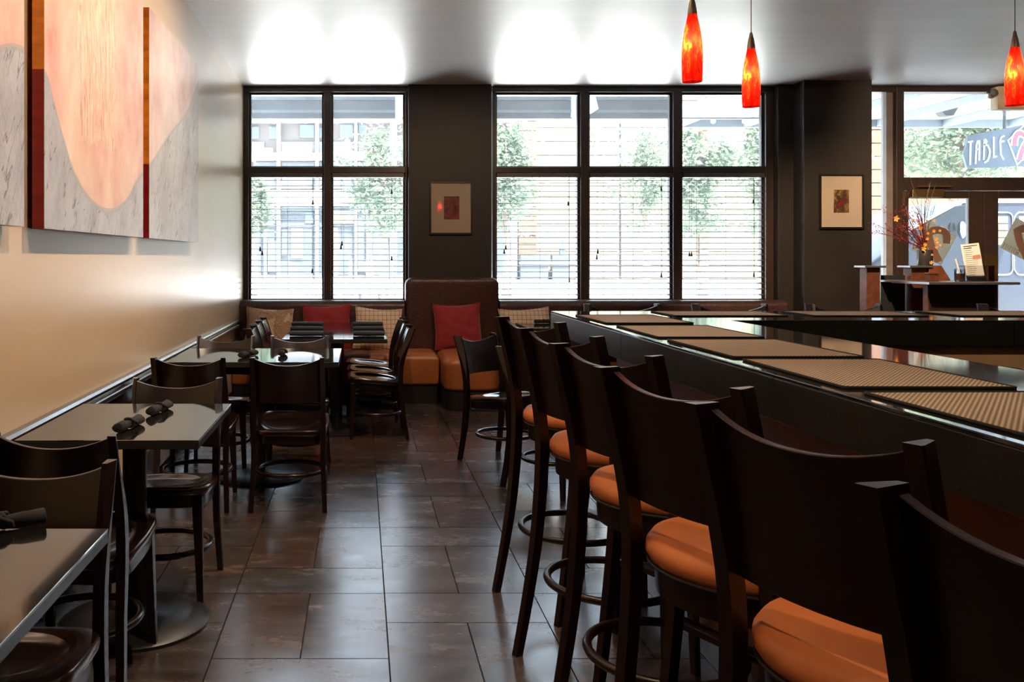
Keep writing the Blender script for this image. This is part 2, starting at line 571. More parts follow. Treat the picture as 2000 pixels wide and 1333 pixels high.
# painting: silver wave below a curve, salmon sky above
WAVE = [(1.60, 1.72), (2.10, 1.60), (2.55, 1.80), (2.96, 2.058), (3.13, 2.086), (3.33, 2.055), (3.43, 1.96), (3.55, 1.83), (3.71, 1.697), (3.92, 1.617), (4.157, 1.591),
        (4.426, 1.635), (4.73, 1.784), (5.02, 1.893), (5.49, 2.11), (6.05, 2.336), (6.33, 2.52), (6.6, 2.70)]
def wave_mask(n, wobble=True):
    pos = n.n('ShaderNodeNewGeometry').outputs['Position']
    sep = n.n('ShaderNodeSeparateXYZ'); n.l(pos, sep.inputs[0])
    t = n.math('DIVIDE', n.math('SUBTRACT', sep.outputs[1], 1.6), 5.0)
    fc = n.n('ShaderNodeFloatCurve')
    cu = fc.mapping.curves[0]
    pts = [((z - 1.6) / 5.0, (h - 1.4) / 1.4) for z, h in WAVE]
    while len(cu.points) > 2: cu.points.remove(cu.points[1])
    cu.points[0].location = pts[0]; cu.points[1].location = pts[-1]
    for p in pts[1:-1]: cu.points.new(*p)
    fc.mapping.update()
    n.l(t, fc.inputs['Value'])
    hb = n.math('ADD', n.math('MULTIPLY', fc.outputs[0], 1.4), 1.4)
    d = n.math('SUBTRACT', hb, sep.outputs[2])      # >0 below the wave line
    return pos, sep, d

def painting_mat():
    n = NT('wave_painting')
    pos, sep, d = wave_mask(n)
    mp = n.n('ShaderNodeMapping'); mp.inputs['Scale'].default_value = (1, 1.3, 1.0)
    n.l(pos, mp.inputs['Vector'])
    f = n.noise(mp.outputs[0], 3.0, 6, 0.6)
    f3 = n.noise(mp.outputs[0], 9.0, 5, 0.6)
    sky = n.ramp(f, [(0.28, (0.56, 0.20, 0.14)), (0.45, (0.70, 0.38, 0.30)), (0.6, (0.76, 0.50, 0.40)), (0.75, (0.80, 0.62, 0.50))])
    # paler towards the far panel (its own colour)
    far = n.math('DIVIDE', n.math('SUBTRACT', sep.outputs[1], 4.3), 1.1, clamp=True)
    sky = n.mix(n.math('MULTIPLY', far, 0.8), sky, n.ramp(f, [(0.3, (0.42, 0.33, 0.35)), (0.7, (0.62, 0.55, 0.56))]))
    # vertical band of thick gold strokes in the middle panel
    mp2 = n.n('ShaderNodeMapping'); mp2.inputs['Scale'].default_value = (1, 22, 3.0)
    n.l(pos, mp2.inputs['Vector'])
    st = n.noise(mp2.outputs[0], 3.0, 5, 0.7)
    band = n.math('MULTIPLY', n.math('LESS_THAN', n.math('ABSOLUTE', n.math('SUBTRACT', sep.outputs[1], 4.02)), n.math('ADD', 0.27, n.math('MULTIPLY', n.math('SUBTRACT', f3, 0.5), 0.35))), n.math('GREATER_THAN', sep.outputs[2], n.math('ADD', 1.78, n.math('MULTIPLY', f3, 0.18))))
    gold = n.ramp(st, [(0.34, (0.42, 0.15, 0.06)), (0.42, (0.72, 0.40, 0.28)), (0.54, (0.80, 0.54, 0.42)), (0.64, (0.95, 0.80, 0.52))])
    sky = n.mix(n.math('MULTIPLY', band, 0.9), sky, gold)
    # silver-grey lower field with dark palette-knife scratches
    mp3 = n.n('ShaderNodeMapping'); mp3.vector_type = 'TEXTURE'; mp3.inputs['Scale'].default_value = (1, 1.0, 1.5); mp3.inputs['Rotation'].default_value = (-0.5, 0, 0)
    n.l(pos, mp3.inputs['Vector'])
    mp4 = n.n('ShaderNodeMapping'); mp4.vector_type = 'TEXTURE'; mp4.inputs['Scale'].default_value = (1, 0.30, 1.4); mp4.inputs['Rotation'].default_value = (-0.62, 0, 0)
    n.l(pos, mp4.inputs['Vector'])
    g = n.noise(mp3.outputs[0], 5.0, 7, 0.65)
    sc = n.noise(mp4.outputs[0], 5.5, 3, 0.5)
    gm = n.noise(mp3.outputs[0], 8.0, 3, 0.6)
    silver = n.ramp(g, [(0.3, (0.30, 0.28, 0.33)), (0.5, (0.40, 0.39, 0.44)), (0.7, (0.50, 0.50, 0.54))])
    scr = n.math('MULTIPLY', n.math('LESS_THAN', n.math('ABSOLUTE', n.math('SUBTRACT', sc, 0.5)), 0.016), n.math('GREATER_THAN', gm, 0.53))
    silver = n.mix(n.math('MULTIPLY', scr, 0.8), silver, (0.14, 0.10, 0.10))
    under = n.math('GREATER_THAN', d, 0.0)
    col = n.mix(under, sky, silver)
    edge = n.math('LESS_THAN', n.math('ABSOLUTE', d), 0.012)
    col = n.mix(n.math('MULTIPLY', edge, 0.7), col, (0.33, 0.33, 0.33))
    n.base(col)
    hgt = n.math('ADD', n.math('MULTIPLY', n.math('MULTIPLY', band, st), 0.35), n.math('MULTIPLY', under, n.math('ADD', g, n.math('MULTIPLY', scr, -0.7))))
    n.bump(hgt, 0.8, 0.03)
    n.set(rough=0.36)
    return n.m
M['painting'] = painting_mat()

def painting_edge_mat():
    n = NT('painting_edge')
    pos, sep, d = wave_mask(n)
    f = n.noise(n.mapping('World', (1, 1, 3)), 6, 4)
    orange = n.ramp(f, [(0.35, (0.34, 0.09, 0.004)), (0.65, (0.62, 0.20, 0.012))])
    red = n.ramp(f, [(0.35, (0.13, 0.002, 0.004)), (0.65, (0.22, 0.006, 0.008))])
    n.base(n.mix(n.math('GREATER_THAN', d, -0.01), orange, red))
    n.set(rough=0.3)
    return n.m
M['painting_edge'] = painting_edge_mat()

def shade_mat():
    n = NT('red_art_glass')
    tc = n.n('ShaderNodeTexCoord')
    sep = n.n('ShaderNodeSeparateXYZ'); n.l(tc.outputs['Object'], sep.inputs[0])
    mp = n.n('ShaderNodeMapping'); mp.inputs['Scale'].default_value = (1, 1, 0.35); n.l(tc.outputs['Object'], mp.inputs['Vector'])
    f = n.noise(mp.outputs[0], 55, 4, 0.6)
    g = n.noise(mp.outputs[0], 30, 2, 0.5)
    red = n.ramp(f, [(0.35, (0.40, 0.004, 0.003)), (0.56, (0.60, 0.014, 0.005)), (0.76, (0.88, 0.14, 0.02))])
    spots = n.math('GREATER_THAN', g, 0.60)
    col = n.mix(n.math('MULTIPLY', spots, 0.85), red, (0.12, 0.006, 0.006))
    n.base(col)
    n.set(rough=0.08)
    tr = n.n('ShaderNodeBsdfTranslucent'); n.l(col, tr.inputs[0])
    mx = n.n('ShaderNodeMixShader'); mx.inputs[0].default_value = 0.72
    n.l(n.p.outputs[0], mx.inputs[1]); n.l(tr.outputs[0], mx.inputs[2])
    n.l(mx.outputs[0], n.out.inputs[0])
    return n.m
M['shade'] = shade_mat()

def emit(name, c, s):
    n = NT(name)
    e = n.n('ShaderNodeEmission'); e.inputs[0].default_value = (*c, 1); e.inputs[1].default_value = s
    n.l(e.outputs[0], n.out.inputs[0])
    n.t.nodes.remove(n.p)
    return n.m
M['bulb'] = emit('warm_bulb', (1.0, 0.62, 0.28), 4.0)
M['can_lens'] = emit('downlight_lens', (1.0, 0.72, 0.45), 6.0)

def print_mat(name, cols, scale, stretch=(1, 1, 1)):
    n = NT(name)
    v = n.mapping('Object', stretch)
    f = n.noise(v, scale, 5, 0.7)
    k = len(cols)
    n.base(n.ramp(f, [(0.40 + 0.2 * i / (k - 1), c) for i, c in enumerate(cols)]))
    n.set(rough=0.5)
    return n.m
M['print_red'] = print_mat('crimson_print', [(0.03, 0.004, 0.004), (0.16, 0.012, 0.012), (0.30, 0.02, 0.015), (0.22, 0.07, 0.04)], 16)
M['print_autumn'] = print_mat('autumn_print', [(0.28, 0.015, 0.015), (0.05, 0.02, 0.015), (0.16, 0.10, 0.035), (0.50, 0.25, 0.07)], 9, (1, 1, 0.6))

# ------------------------------------------------------------------ room shell
XL, XR, ZC = -1.22, 7.8, 3.16
ZW = 9.60            # window plane
Y0 = -3.0            # wall behind the camera

floor = struct(B().box(XL - 0.2, XR + 0.2, Y0 - 0.2, 9.8, -0.10, -0.010).obj('floor', M['grout']))
tile_meshes = {}
G = 0.005
def tile(x0, x1, y0, y1, coll=None):
    w, d = round(x1 - x0, 3), round(y1 - y0, 3)
    key = (w, d)
    if key not in tile_meshes:
        o = B().box(G / 2, w - G / 2, G / 2, d - G / 2, -0.010, 0).obj('tile', M['tile'], floor, smooth=False)
        tile_meshes[key] = o.data
    else:
        o = link(bpy.data.objects.new('tile', tile_meshes[key]), floor)
    o.location = (x0, y0, 0)
    return o
rest = B()
cols = [-1.22, -0.514, 0.0964, 0.706, 1.316, 1.926, 2.536, 3.146, 3.756, 4.366, 4.976, 5.586, 6.196, 6.806, 7.416, 7.8]
for ci in range(len(cols) - 1):
    x0, x1 = cols[ci], cols[ci + 1]
    ph = 3.76 if ci % 2 == 1 else 3.46
    k0 = -8
    y = ph + 0.915 * k0
    while y < 9.58:
        for kind, a, b in (('single', y, y + 0.305), ('pair', y + 0.305, y + 0.915)):
            a2, b2 = max(a, Y0), min(b, 9.58)
            if b2 - a2 < 0.03: continue
            xs = [(x0, x1)] if (kind == 'single' or x1 - x0 < 0.5) else [(x0, (x0 + x1) / 2), ((x0 + x1) / 2, x1)]
            for xa, xb in xs:
                if x1 <= 1.93 and b2 > 1.0:
                    tile(xa, xb, a2, b2)
                else:
                    rest.box(xa + G / 2, xb - G / 2, a2 + G / 2, b2 - G / 2, -0.010, 0)
        y += 0.915
ro = rest.obj('tile_field', M['tile'], floor, smooth=False)
ro['kind'] = 'stuff'

struct(B().box(XL - 0.2, XR + 0.2, Y0 - 0.2, 9.80, ZC, ZC + 0.35).obj('ceiling', M['ceiling'], smooth=False))
struct(B().box(XL - 1.5, XR + 3.0, Y0 - 0.2, 9.80, ZC + 0.351, 6.8).obj('sun_block_mass', M['wall_plain'], smooth=False))  # unseen mass added above the ceiling to keep the sun off the awning
struct(B().box(XL - 0.2, XL, Y0, 9.80, 0, ZC).obj('wall_left', M['wall'], smooth=False))
struct(B().box(XR, XR + 0.2, Y0, 9.80, 0, ZC).obj('wall_right', M['wall_plain'], smooth=False))
struct(B().box(XL - 0.2, XR + 0.2, Y0 - 0.2, Y0, 0, ZC).obj('wall_rear', M['wall_plain'], smooth=False))

wf = struct_empty('wall_front')
XP0, XP1 = X(798, 9.42), X(960, 9.42)
XQ0, XQ1, XQ2 = X(1520, 9.42), X(1570, 9.2), X(1703, 9.2)
SILL, HEAD = HT(586, ZW), HT(180, ZW)
B().box(XP0, XP1, 9.42, 9.78, 0, ZC).obj('pillar', M['pillar'], wf, 0.004)
B().box(XQ0, XQ1 + 0.01, 9.42, 9.78, 0, ZC).obj('pier', M['pillar'], wf, 0.004)
B().box(XQ1, XQ2, 9.20, 9.78, 0, ZC).obj('pillar', M['pillar'], wf, 0.004)
B().box(XL, XP0, 9.55, 9.78, 0, SILL - 0.03).obj('apron_wall', M['pillar'], wf)
B().box(XP1, XQ0, 9.55, 9.78, 0, SILL - 0.03).obj('apron_wall', M['pillar'], wf)
for a, b in ((XL, XP0), (XP1, XQ0), (XQ2, XR)):
    B().box(a, b, 9.55, 9.78, HEAD + 0.035, ZC).obj('lintel', M['frame_wood'], wf)

# chair rail and baseboard on the left wall
prof = [(0.0, 0.775), (0.030, 0.775), (0.042, 0.766), (0.044, 0.755), (0.034, 0.746), (0.030, 0.738), (0.046, 0.728), (0.050, 0.716), (0.044, 0.704), (0.026, 0.696), (0.022, 0.640), (0.022, 0.600), (0.030, 0.592), (0.030, 0.578), (0.0, 0.575)]
struct(B().prism([(XL + a, z) for a, z in prof], 'y', Y0, 9.30).obj('trim_1', M['rail_wood'], angle=25))
struct(B().prism([(XL, 0), (XL + 0.018, 0), (XL + 0.018, 0.10), (XL + 0.008, 0.12), (XL, 0.12)], 'y', Y0, 8.6).obj('baseboard_left', M['rail_wood']))

# ------------------------------------------------------------------ windows
for a, b in ((XL, XP0 - 0.002), (XP1 + 0.002, XQ0 - 0.002)):
    B().box(a, b, 9.412, 9.549, SILL - 0.055, SILL - 0.031).obj('window_board', M['frame_wood'], wf, 0.003)

def window(name, us, trans_v=335, end_left=False):
    """us: pixel columns of frame members (centre, width px)"""
    w = struct_empty(name)
    xs = [(X(u - wd / 2, ZW), X(u + wd / 2, ZW)) for u, wd in us]
    zt = HT(trans_v, ZW)
    for i, (a, b) in enumerate(xs):
        B().box(a, b, 9.52, 9.66, SILL - 0.03, HEAD + 0.035).obj('jamb' if i in (0, len(xs) - 1) else 'mullion', M['frame_wood'], w, 0.004)
    B().box(xs[0][0], xs[-1][1], 9.515, 9.665, HEAD - 0.012, HEAD + 0.04).obj('head_rail', M['frame_wood'], w, 0.004)
    B().box(xs[0][0], xs[-1][1], 9.515, 9.665, SILL - 0.05, SILL).obj('sill_rail', M['frame_wood'], w, 0.004)
    for (a, b), (c, d) in zip(xs[:-1], xs[1:]):
        B().box(b, c, 9.525, 9.665, zt - 0.022, zt + 0.040).obj('transom', M['frame_wood'], w, 0.004)
        for z0, z1 in ((SILL, zt - 0.022), (zt + 0.040, HEAD - 0.012)):
            s = 0.022
            st = B()
            st.box(b, b + s, 9.58, 9.64, z0, z1).box(c - s, c, 9.58, 9.64, z0, z1)
            st.box(b + s, c - s, 9.58, 9.64, z0, z0 + s * 0.6).box(b + s, c - s, 9.58, 9.64, z1 - s, z1)
            st.obj('glazing_stop', M['frame_wood'], w)
            B().box(b + 0.005, c - 0.005, 9.612, 9.618, z0, z1).obj('pane', M['glass'], w, smooth=False)
    return xs, zt

xs1, zt = window('window_1', [(482, 10), (640, 14), (795, 8)])
xs2, zt = window('window_2', [(963, 6), (1139, 16), (1319, 17), (1497, 15)])

# venetian blinds in the lower lights
slat_cache = {}
def blind(x0, x1, label, tassels):
    c = (x0 + x1) / 2
    w = x1 - x0
    t = thing('venetian_blind', label, 'blind', (c, 9.545, SILL), 0, 'venetian blinds in the lower window lights')
    top = zt - 0.022 - SILL
    bx('headrail', (-w / 2 + 0.012, w / 2 - 0.012, -0.033, 0.030, top - 0.048, top - 0.003), M['blind'], t, 0.003)
    n = 21
    pitch = 0.0596
    key = round(w, 3)
    for i in range(n):
        z = top - 0.075 - i * pitch
        if z < 0.02: break
        if key not in slat_cache:
            o = B().box(-w / 2 + 0.014, w / 2 - 0.014, -0.024, 0.024, -0.0022, 0.0022).obj('slat', M['blind'], t, 0.001, 1)
            slat_cache[key] = o.data
        else:
            o = link(bpy.data.objects.new('slat', slat_cache[key]), t)
        o.location = (0, 0.0, z)
        o.rotation_euler = (math.radians(9), 0, 0)
    for k in (-0.33, 0.02, 0.36):
        B().tube([(w * k, -0.026, top - 0.05), (w * k, -0.026, 0.03)], 0.0016, 5).obj('ladder_cord', M['cord'], t)
    for fx, zt_ in tassels:
        z = HT(zt_, 9.5) - SILL
        xk = X(fx, 9.5) - c
        cd = B().tube([(xk, -0.040, top - 0.05), (xk, -0.040, z + 0.02)], 0.0015, 5).obj('pull_cord', M['cord'], t)
        B().lathe([(0.003, 0.045), (0.006, 0.040), (0.0085, 0.015), (0.012, 0.004), (0.010, 0.0), (0.004, -0.002)], 10, (xk, -0.040, z - 0.02)).obj('tassel', M['cord'], cd)

blind(xs1[0][1], xs1[1][0], 'dark venetian blind in lower window light nearest the beige wall', [(508, 487), (512, 495), (611, 396), (610, 530)])
blind(xs1[1][1], xs1[2][0], 'dark venetian blind in lower window light just left of framed crimson print', [(666, 483), (668, 476), (765, 375), (765, 505)])
blind(xs2[0][1], xs2[1][0], 'dark venetian blind in lower window light just right of framed crimson print', [(985, 492), (988, 484), (1110, 398), (1112, 548)])
blind(xs2[1][1], xs2[2][0], 'dark venetian blind in middle lower light of the three-light window', [(1168, 492), (1166, 503), (1292, 369), (1292, 538)])
blind(xs2[2][1], xs2[3][0], 'dark venetian blind in lower window light beside the grey pier', [(1347, 497), (1351, 497), (1472, 394), (1473, 537)])

# ------------------------------------------------------------------ entry: side light, transom, double doors
ent = struct_empty('window_3')
ZT0, ZT1 = HT(362, ZW), HT(348, ZW)      # header
xa, xb, xc = XQ2, X(1740, ZW), X(1755, ZW)
B().box(xb, xc, 9.50, 9.68, 0, HEAD + 0.04).obj('mullion', M['frame_wood'], ent, 0.005)
B().box(xb - 0.07, xb, 9.56, 9.66, 0, HEAD).obj('mullion_step', plain('pink_grey_frame', (0.26, 0.21, 0.20), 0.4), ent, 0.004)
B().box(xa, XR, 9.515, 9.665, HEAD - 0.012, HEAD + 0.04).obj('head_rail', M['frame_wood'], ent, 0.004)
B().box(xa, xb - 0.07, 9.612, 9.618, 0.1, HEAD - 0.012).obj('pane', M['glass'], ent, smooth=False)
B().box(xa, xb, 9.55, 9.66, 0, 0.1).obj('sill_rail', M['frame_wood'], ent, 0.004)
B().box(xc, XR, 9.612, 9.618, ZT1, HEAD - 0.012).obj('pane', M['glass'], ent, smooth=False)
B().box(xc, XR, 9.52, 9.68, ZT0 - 0.06, ZT1).obj('header', M['frame_wood'], ent, 0.005)
D0, D1 = X(1756, ZW), X(1916, ZW)
DW = D1 - D0
def door(name, x0, x1, hinge_left):
    d = struct_empty(name)
    g0, g1 = (x0 + 0.078, x1 - 0.155) if hinge_left else (x0 + 0.155, x1 - 0.078)
    zt_ = HT(388, ZW); zb = 0.26; zT = ZT0 - 0.065
    B().box(x0 + 0.003, g0, 9.56, 9.61, 0.01, zT).obj('stile', M['frame_wood'], d, 0.004)
    B().box(g1, x1 - 0.003, 9.56, 9.61, 0.01, zT).obj('stile', M['frame_wood'], d, 0.004)
    B().box(g0, g1, 9.56, 9.61, zt_, zT).obj('top_rail', M['frame_wood'], d, 0.004)
    B().box(g0, g1, 9.56, 9.61, 0.01, zb).obj('bottom_rail', M['frame_wood'], d, 0.004)
    B().box(g0 - 0.003, g1 + 0.003, 9.583, 9.588, zb, zt_).obj('pane', M['glass'], d, smooth=False)
    s0, s1 = (g1 + 0.015, x1 - 0.012) if hinge_left else (x0 + 0.012, g0 - 0.015)
    B().box(s0, s1, 9.548, 9.56, HT(545, ZW), HT(499, ZW)).obj('push_plate', M['brass'], d, 0.003)
    return d
d1 = door('door_1', D0, D1, True)
d2 = door('door_2', D1, D1 + DW, False)
B().box(X(1772, 9.55), X(1834, 9.55), 9.46, 9.56, HT(386, 9.5), HT(371, 9.5)).obj('door_closer', M['brass'], d1, 0.006)
B().box(X(1785, 9.55), X(1850, 9.55), 9.47, 9.49, HT(366, 9.5), HT(363, 9.5)).obj('closer_arm', M['brass'], d1, 0.002)
B().box(D1 + DW, XR, 9.52, 9.66, 0, ZT1).obj('side_panel', M['frame_wood'], ent, 0.004)

# decals stuck on the door glass (seen from the back, so mirrored)
def decal(cx, cy, label):
    Zd = 9.575
    sc = Zd / F
    t = thing('door_decal', label, 'sticker', (X(cx, Zd), Zd, HT(cy, Zd)), 0, 'numeral stickers on the door glass')
    ca, sa = math.cos(math.radians(28)), math.sin(math.radians(28))
    def R(p): return (p[0] * ca + p[1] * sa, -p[0] * sa + p[1] * ca)
    h = 33 * sc
    B().prism([R(p) for p in ((-h, -h), (h, -h), (h, h), (-h, h))], 'y', -0.002, 0.002).obj('sticker', M['decal'], t, smooth=False)
    def px(pts): return [((a - 1824) * sc, -(b - 470) * sc) for a, b in pts]
    for width, mat, y0, y1, nm in ((15, M['decal_text'], -0.0035, -0.002, 'numeral_outline'), (12.5, M['decal_pink'], -0.005, -0.0035, 'numeral')):
        b = B()
        w = width * sc
        add_ribbon(b, smooth_pts([p for p in px([(1848, 472), (1848.5, 460), (1845, 449), (1834, 446), (1822, 447), (1808, 455)])]), w, y0, y1)
        add_ribbon(b, smooth_pts([p for p in px([(1812, 452), (1818, 475), (1826, 492), (1833, 508)])]), w, y0 - 0.0002, y1)
        b.obj(nm, mat, t, smooth=False)
    # four mirrored letters R O O M along the lower left edge
    b = B()
    glyph = {'R': [[(0, 0), (0, 1)], [(0, 1), (0.6, 0.95), (0.6, 0.55), (0, 0.5)], [(0.2, 0.5), (0.65, 0)]],
             'O': [[(0, 0), (0, 1), (0.6, 1), (0.6, 0), (0, 0)]],
             'M': [[(0, 0), (0, 1), (0.35, 0.4), (0.7, 1), (0.7, 0)]]}
    k = 0.048
    for i, ch in enumerate('ROOM'):
        for st in glyph[ch]:
            pts = [R((-h + 0.020 + (3 - i) * 0.048 + (0.7 - q[0]) * k * 0.85, -h + 0.016 + q[1] * k)) for q in st]
            add_ribbon(b, pts, 0.009, -0.0045, -0.002)
    b.obj('lettering', M['decal_text'], t, smooth=False)
decal(1824, 474, 'olive square numeral sticker on door glass behind the flower vase')
decal(1998, 470, 'olive square numeral sticker on the right-hand door glass')

# ------------------------------------------------------------------ dining chair and bar stool
def post_section(x, y, z, s, tri, wid, dep):
    """s=+1 right post; rear face at -y. tri 0..1 collapses the front-outer corner"""
    xi, xo = x - s * wid / 2, x + s * wid / 2
    yr, yf = y - dep / 2, y + dep / 2
    fo = (lerp(xo, xi + s * 0.012, tri), yf if tri == 0 else lerp(yf, yf - 0.002, tri), z)
    return [(xi, yr, z), (xo, yr, z), (xo, lerp(yf, yr + 0.008, tri), z), fo, (xi, yf, z)]

def outline(n, pts):
    return smooth_pts(list(pts) + [pts[0]], n)[:-1]

def seat_outline(w, d, m=40):
    out = []
    for k in range(m):
        a = 2 * math.pi * k / m
        c, s = math.cos(a), math.sin(a)
        e = 0.44 if s > 0 else 0.36
        x = w / 2 * math.copysign(abs(c) ** e, c)
        y = d / 2 * math.copysign(abs(s) ** e, s)
        x *= 1.0 - 0.06 * max(0, -y / (d / 2))
        out.append((x, y))
    return out

def build_seating(root, wood, top, seat_h, stool):
    W = 0.205                                   # post centre half-spacing
    if stool:
        path = [(-0.255, 0.0), (-0.215, 0.20), (-0.180, 0.42), (-0.160, 0.64), (-0.163, 0.80), (-0.192, 0.97), (-0.235, top)]
    else:
        path = [(-0.245, 0.0), (-0.215, 0.18), (-0.196, 0.36), (-0.192, 0.47), (-0.204, 0.60), (-0.238, 0.73), (-0.278, top)]
    path = smooth_pts([(a, b) for a, b in path], 4)
    for s in (-1, 1):
        secs = []
        for p in path:
            y, z = p[0], p[1]
            t = max(0.0, min(1.0, (z - (top - 0.30)) / 0.20))
            k = z / top
            wid = lerp(0.025, 0.030, min(1, k * 2)) - 0.004 * t
            dep = lerp(0.028, 0.037, min(1, k * 2)) + 0.018 * t
            x = s * (W - 0.017 + (0.012 if k < 0.3 else 0.0) * (1 - k / 0.3))
            secs.append([(a, b, z - (0.0)) for a, b, _ in post_section(x, y, z, s, t, wid, dep)])
        B().loft(secs).obj('leg', wood, root, 0.0022, 1)
    # curved back panel between the posts
    zb = top - (0.30 if stool else 0.255)
    xs_ = [-1 + 2 * i / 14 for i in range(15)]
    def back_y(z):
        for a, b in zip(path[:-1], path[1:]):
            if a[1] <= z <= b[1]:
                return lerp(a[0], b[0], (z - a[1]) / (b[1] - a[1]))
        return path[-1][0]
    b = B()
    secs = []
    for x in xs_:
        bow = 0.030 * (1 - x * x)
        dip = 0.036 * (1 - abs(x) ** 2.2)
        xx = x * (W - 0.030)
        col = []
        for j in range(5):
            z = lerp(zb, top - 0.010 - dip, j / 4)
            col.append((xx, back_y(z) - bow - 0.009 + 0.014, z))
        for j in range(4, -1, -1):
            z = lerp(zb, top - 0.010 - dip, j / 4)
            col.append((xx, back_y(z) - bow + 0.009 + 0.014, z))
        secs.append(col)
    b.loft(secs).obj('backrest', wood, root, 0.0018, 1, angle=14)
    # front legs
    for s in (-1, 1):
        secs = []
        for z, r in ((0.0, 0.0125), (seat_h * 0.5, 0.016), (seat_h - 0.03, 0.021)):
            cx = s * lerp(0.186, 0.168, z / seat_h); cy = lerp(0.182, 0.160, z / seat_h)
            secs.append([(cx - r, cy - r, z), (cx + r, cy - r, z), (cx + r, cy + r, z), (cx - r, cy + r, z)])
        B().loft(secs).obj('leg', wood, root, 0.002, 1)
    # hoop stretcher
    zr = 0.285 if stool else 0.185
    R_ = 0.212 if stool else 0.190
    cy = -0.018
    pts = [(R_ * math.cos(2 * math.pi * k / 40), cy + R_ * 0.98 * math.sin(2 * math.pi * k / 40), zr) for k in range(40)]
    hb = B()
    for i in range(40):
        pass
    hb.tube(pts, 0.0135, 8, closed=True)
    hb.obj('hoop_stretcher', wood, root, angle=60)
    # seat
    if not stool:
        ol = seat_outline(0.43, 0.425)
        m = len(ol)
        rows = []
        def ring(scale, z, circ=None):
            if circ is None:
                return [(x * scale, y * scale, z) for x, y in ol]
            return [(circ * math.cos(2 * math.pi * k / m), circ * math.sin(2 * math.pi * k / m), z) for k in range(m)]
        sh = seat_h
        TILT = 0.095
        secs = [ring(0.93, sh - 0.075), ring(0.945, sh - 0.034), ring(0.985, sh - 0.032), ring(1.0, sh - 0.024), ring(1.0, sh - 0.008), ring(0.975, sh - 0.0005),
                ring(0.92, sh), ring(0, sh, 0.165), ring(0, sh - 0.002, 0.160), ring(0, sh - 0.011, 0.146), ring(0, sh - 0.015, 0.11), ring(0, sh - 0.017, 0.03)]
        secs = [[(x, y, z + y * TILT) for x, y, z in q] for q in secs]
        B().loft(secs[2:]).obj('seat', M['seat_wood'], root, angle=40)
        ap = B().loft([[(x, y, z + y * TILT) for x, y, z in q] for q in (ring(0.90, sh - 0.085), ring(0.925, sh - 0.080), ring(0.925, sh - 0.0325))])
        ap.obj('apron', wood, root)
    else:
        n = 48
        def c(r, z): return [(r * math.cos(2 * math.pi * k / n) * 1.03, r * math.sin(2 * math.pi * k / n), z) for k in range(n)]
        B().loft([c(0.165, seat_h - 0.135), c(0.192, seat_h - 0.128), c(0.195, seat_h - 0.066)]).obj('apron', wood, root)
        B().loft([c(0.190, seat_h - 0.066), c(0.204, seat_h - 0.060), c(0.213, seat_h - 0.045), c(0.212, seat_h - 0.026), c(0.200, seat_h - 0.009), c(0.172, seat_h - 0.001), c(0.120, seat_h + 0.006), c(0.05, seat_h + 0.008)]).obj('cushion', M['seat_leather'], root, angle=75)
        B().tube([(0.208 * 1.03 * math.cos(2 * math.pi * k / 40), 0.208 * math.sin(2 * math.pi * k / 40), seat_h - 0.062) for k in range(40)], 0.004, 6, closed=True).obj('piping', M['napkin'], root, angle=70)
        B().box(-0.175, 0.175, 0.155, 0.200, 0.275, 0.297).obj('footrest', wood, root, 0.003)

def facing(fx, fy): return math.atan2(-fx, fy)

chairs = [
    # x, y, fx, fy, label
    (-0.395, 5.20, 0, 1, 'dark dining chair with its back to us beside the aisle, at wide table'),
    (-0.925, 5.20, 0, 1, 'dark wooden dining chair with its back to us, tight against chair rail'),
    (-0.925, 6.00, 0, -1, 'dark wooden dining chair facing us at far side of second table, next to chair rail'),
    (-0.42, 6.00, 0, -1, 'dark wooden dining chair facing us at far side of second table, nearer the aisle'),
    (-0.82, 3.81, 0, -1, 'dark wooden dining chair facing us behind the small table with pale reflection'),
    (-0.926, 3.066, 0.04, 1, 'dark reddish dining chair at lower left with its back turned, red-edged top rail'),
    (-0.85, 2.136, 0, -1, 'dark wooden dining chair facing us behind the nearest table at lower left'),
    (0.108, 7.13, -1, 0, 'nearest of three dark dining chairs on the aisle side of the bench table'),
    (0.100, 7.60, -1, 0.02, 'middle of three dark dining chairs on the aisle side of the bench table'),
    (0.085, 8.10, -1, 0.10, 'farthest of three dark dining chairs on the aisle side, next to orange bench'),
    (-0.575, 7.08, 1, 0, 'nearest of three dark dining chairs on the wall side of the bench table'),
    (-0.590, 7.58, 1, 0, 'middle of three dark dining chairs on the wall side of the bench table'),
    (-0.600, 8.05, 1, 0, 'farthest of three dark dining chairs on the wall side, before the floral cushion'),
    (0.985, 6.19, 0.66, -0.75, 'dark dining chair turned half sideways in front of the tall bench back'),
    (1.165, 5.457, 0.66, -0.75, 'dark dining chair mostly hidden behind the farthest bar stool of the near row'),
]
proto = None
for x, y, fx, fy, lab in chairs:
    if proto is None:
        proto = thing('dining_chair', lab, 'chair', (x, y, 0), facing(fx, fy), 'dining chairs')
        build_seating(proto, M['wood'], 0.842, 0.455, False)
    else:
        c = copy_tree(proto)
        c.location = (x, y, 0)
        c.rotation_euler = (0, 0, facing(fx, fy))
        c['label'] = lab

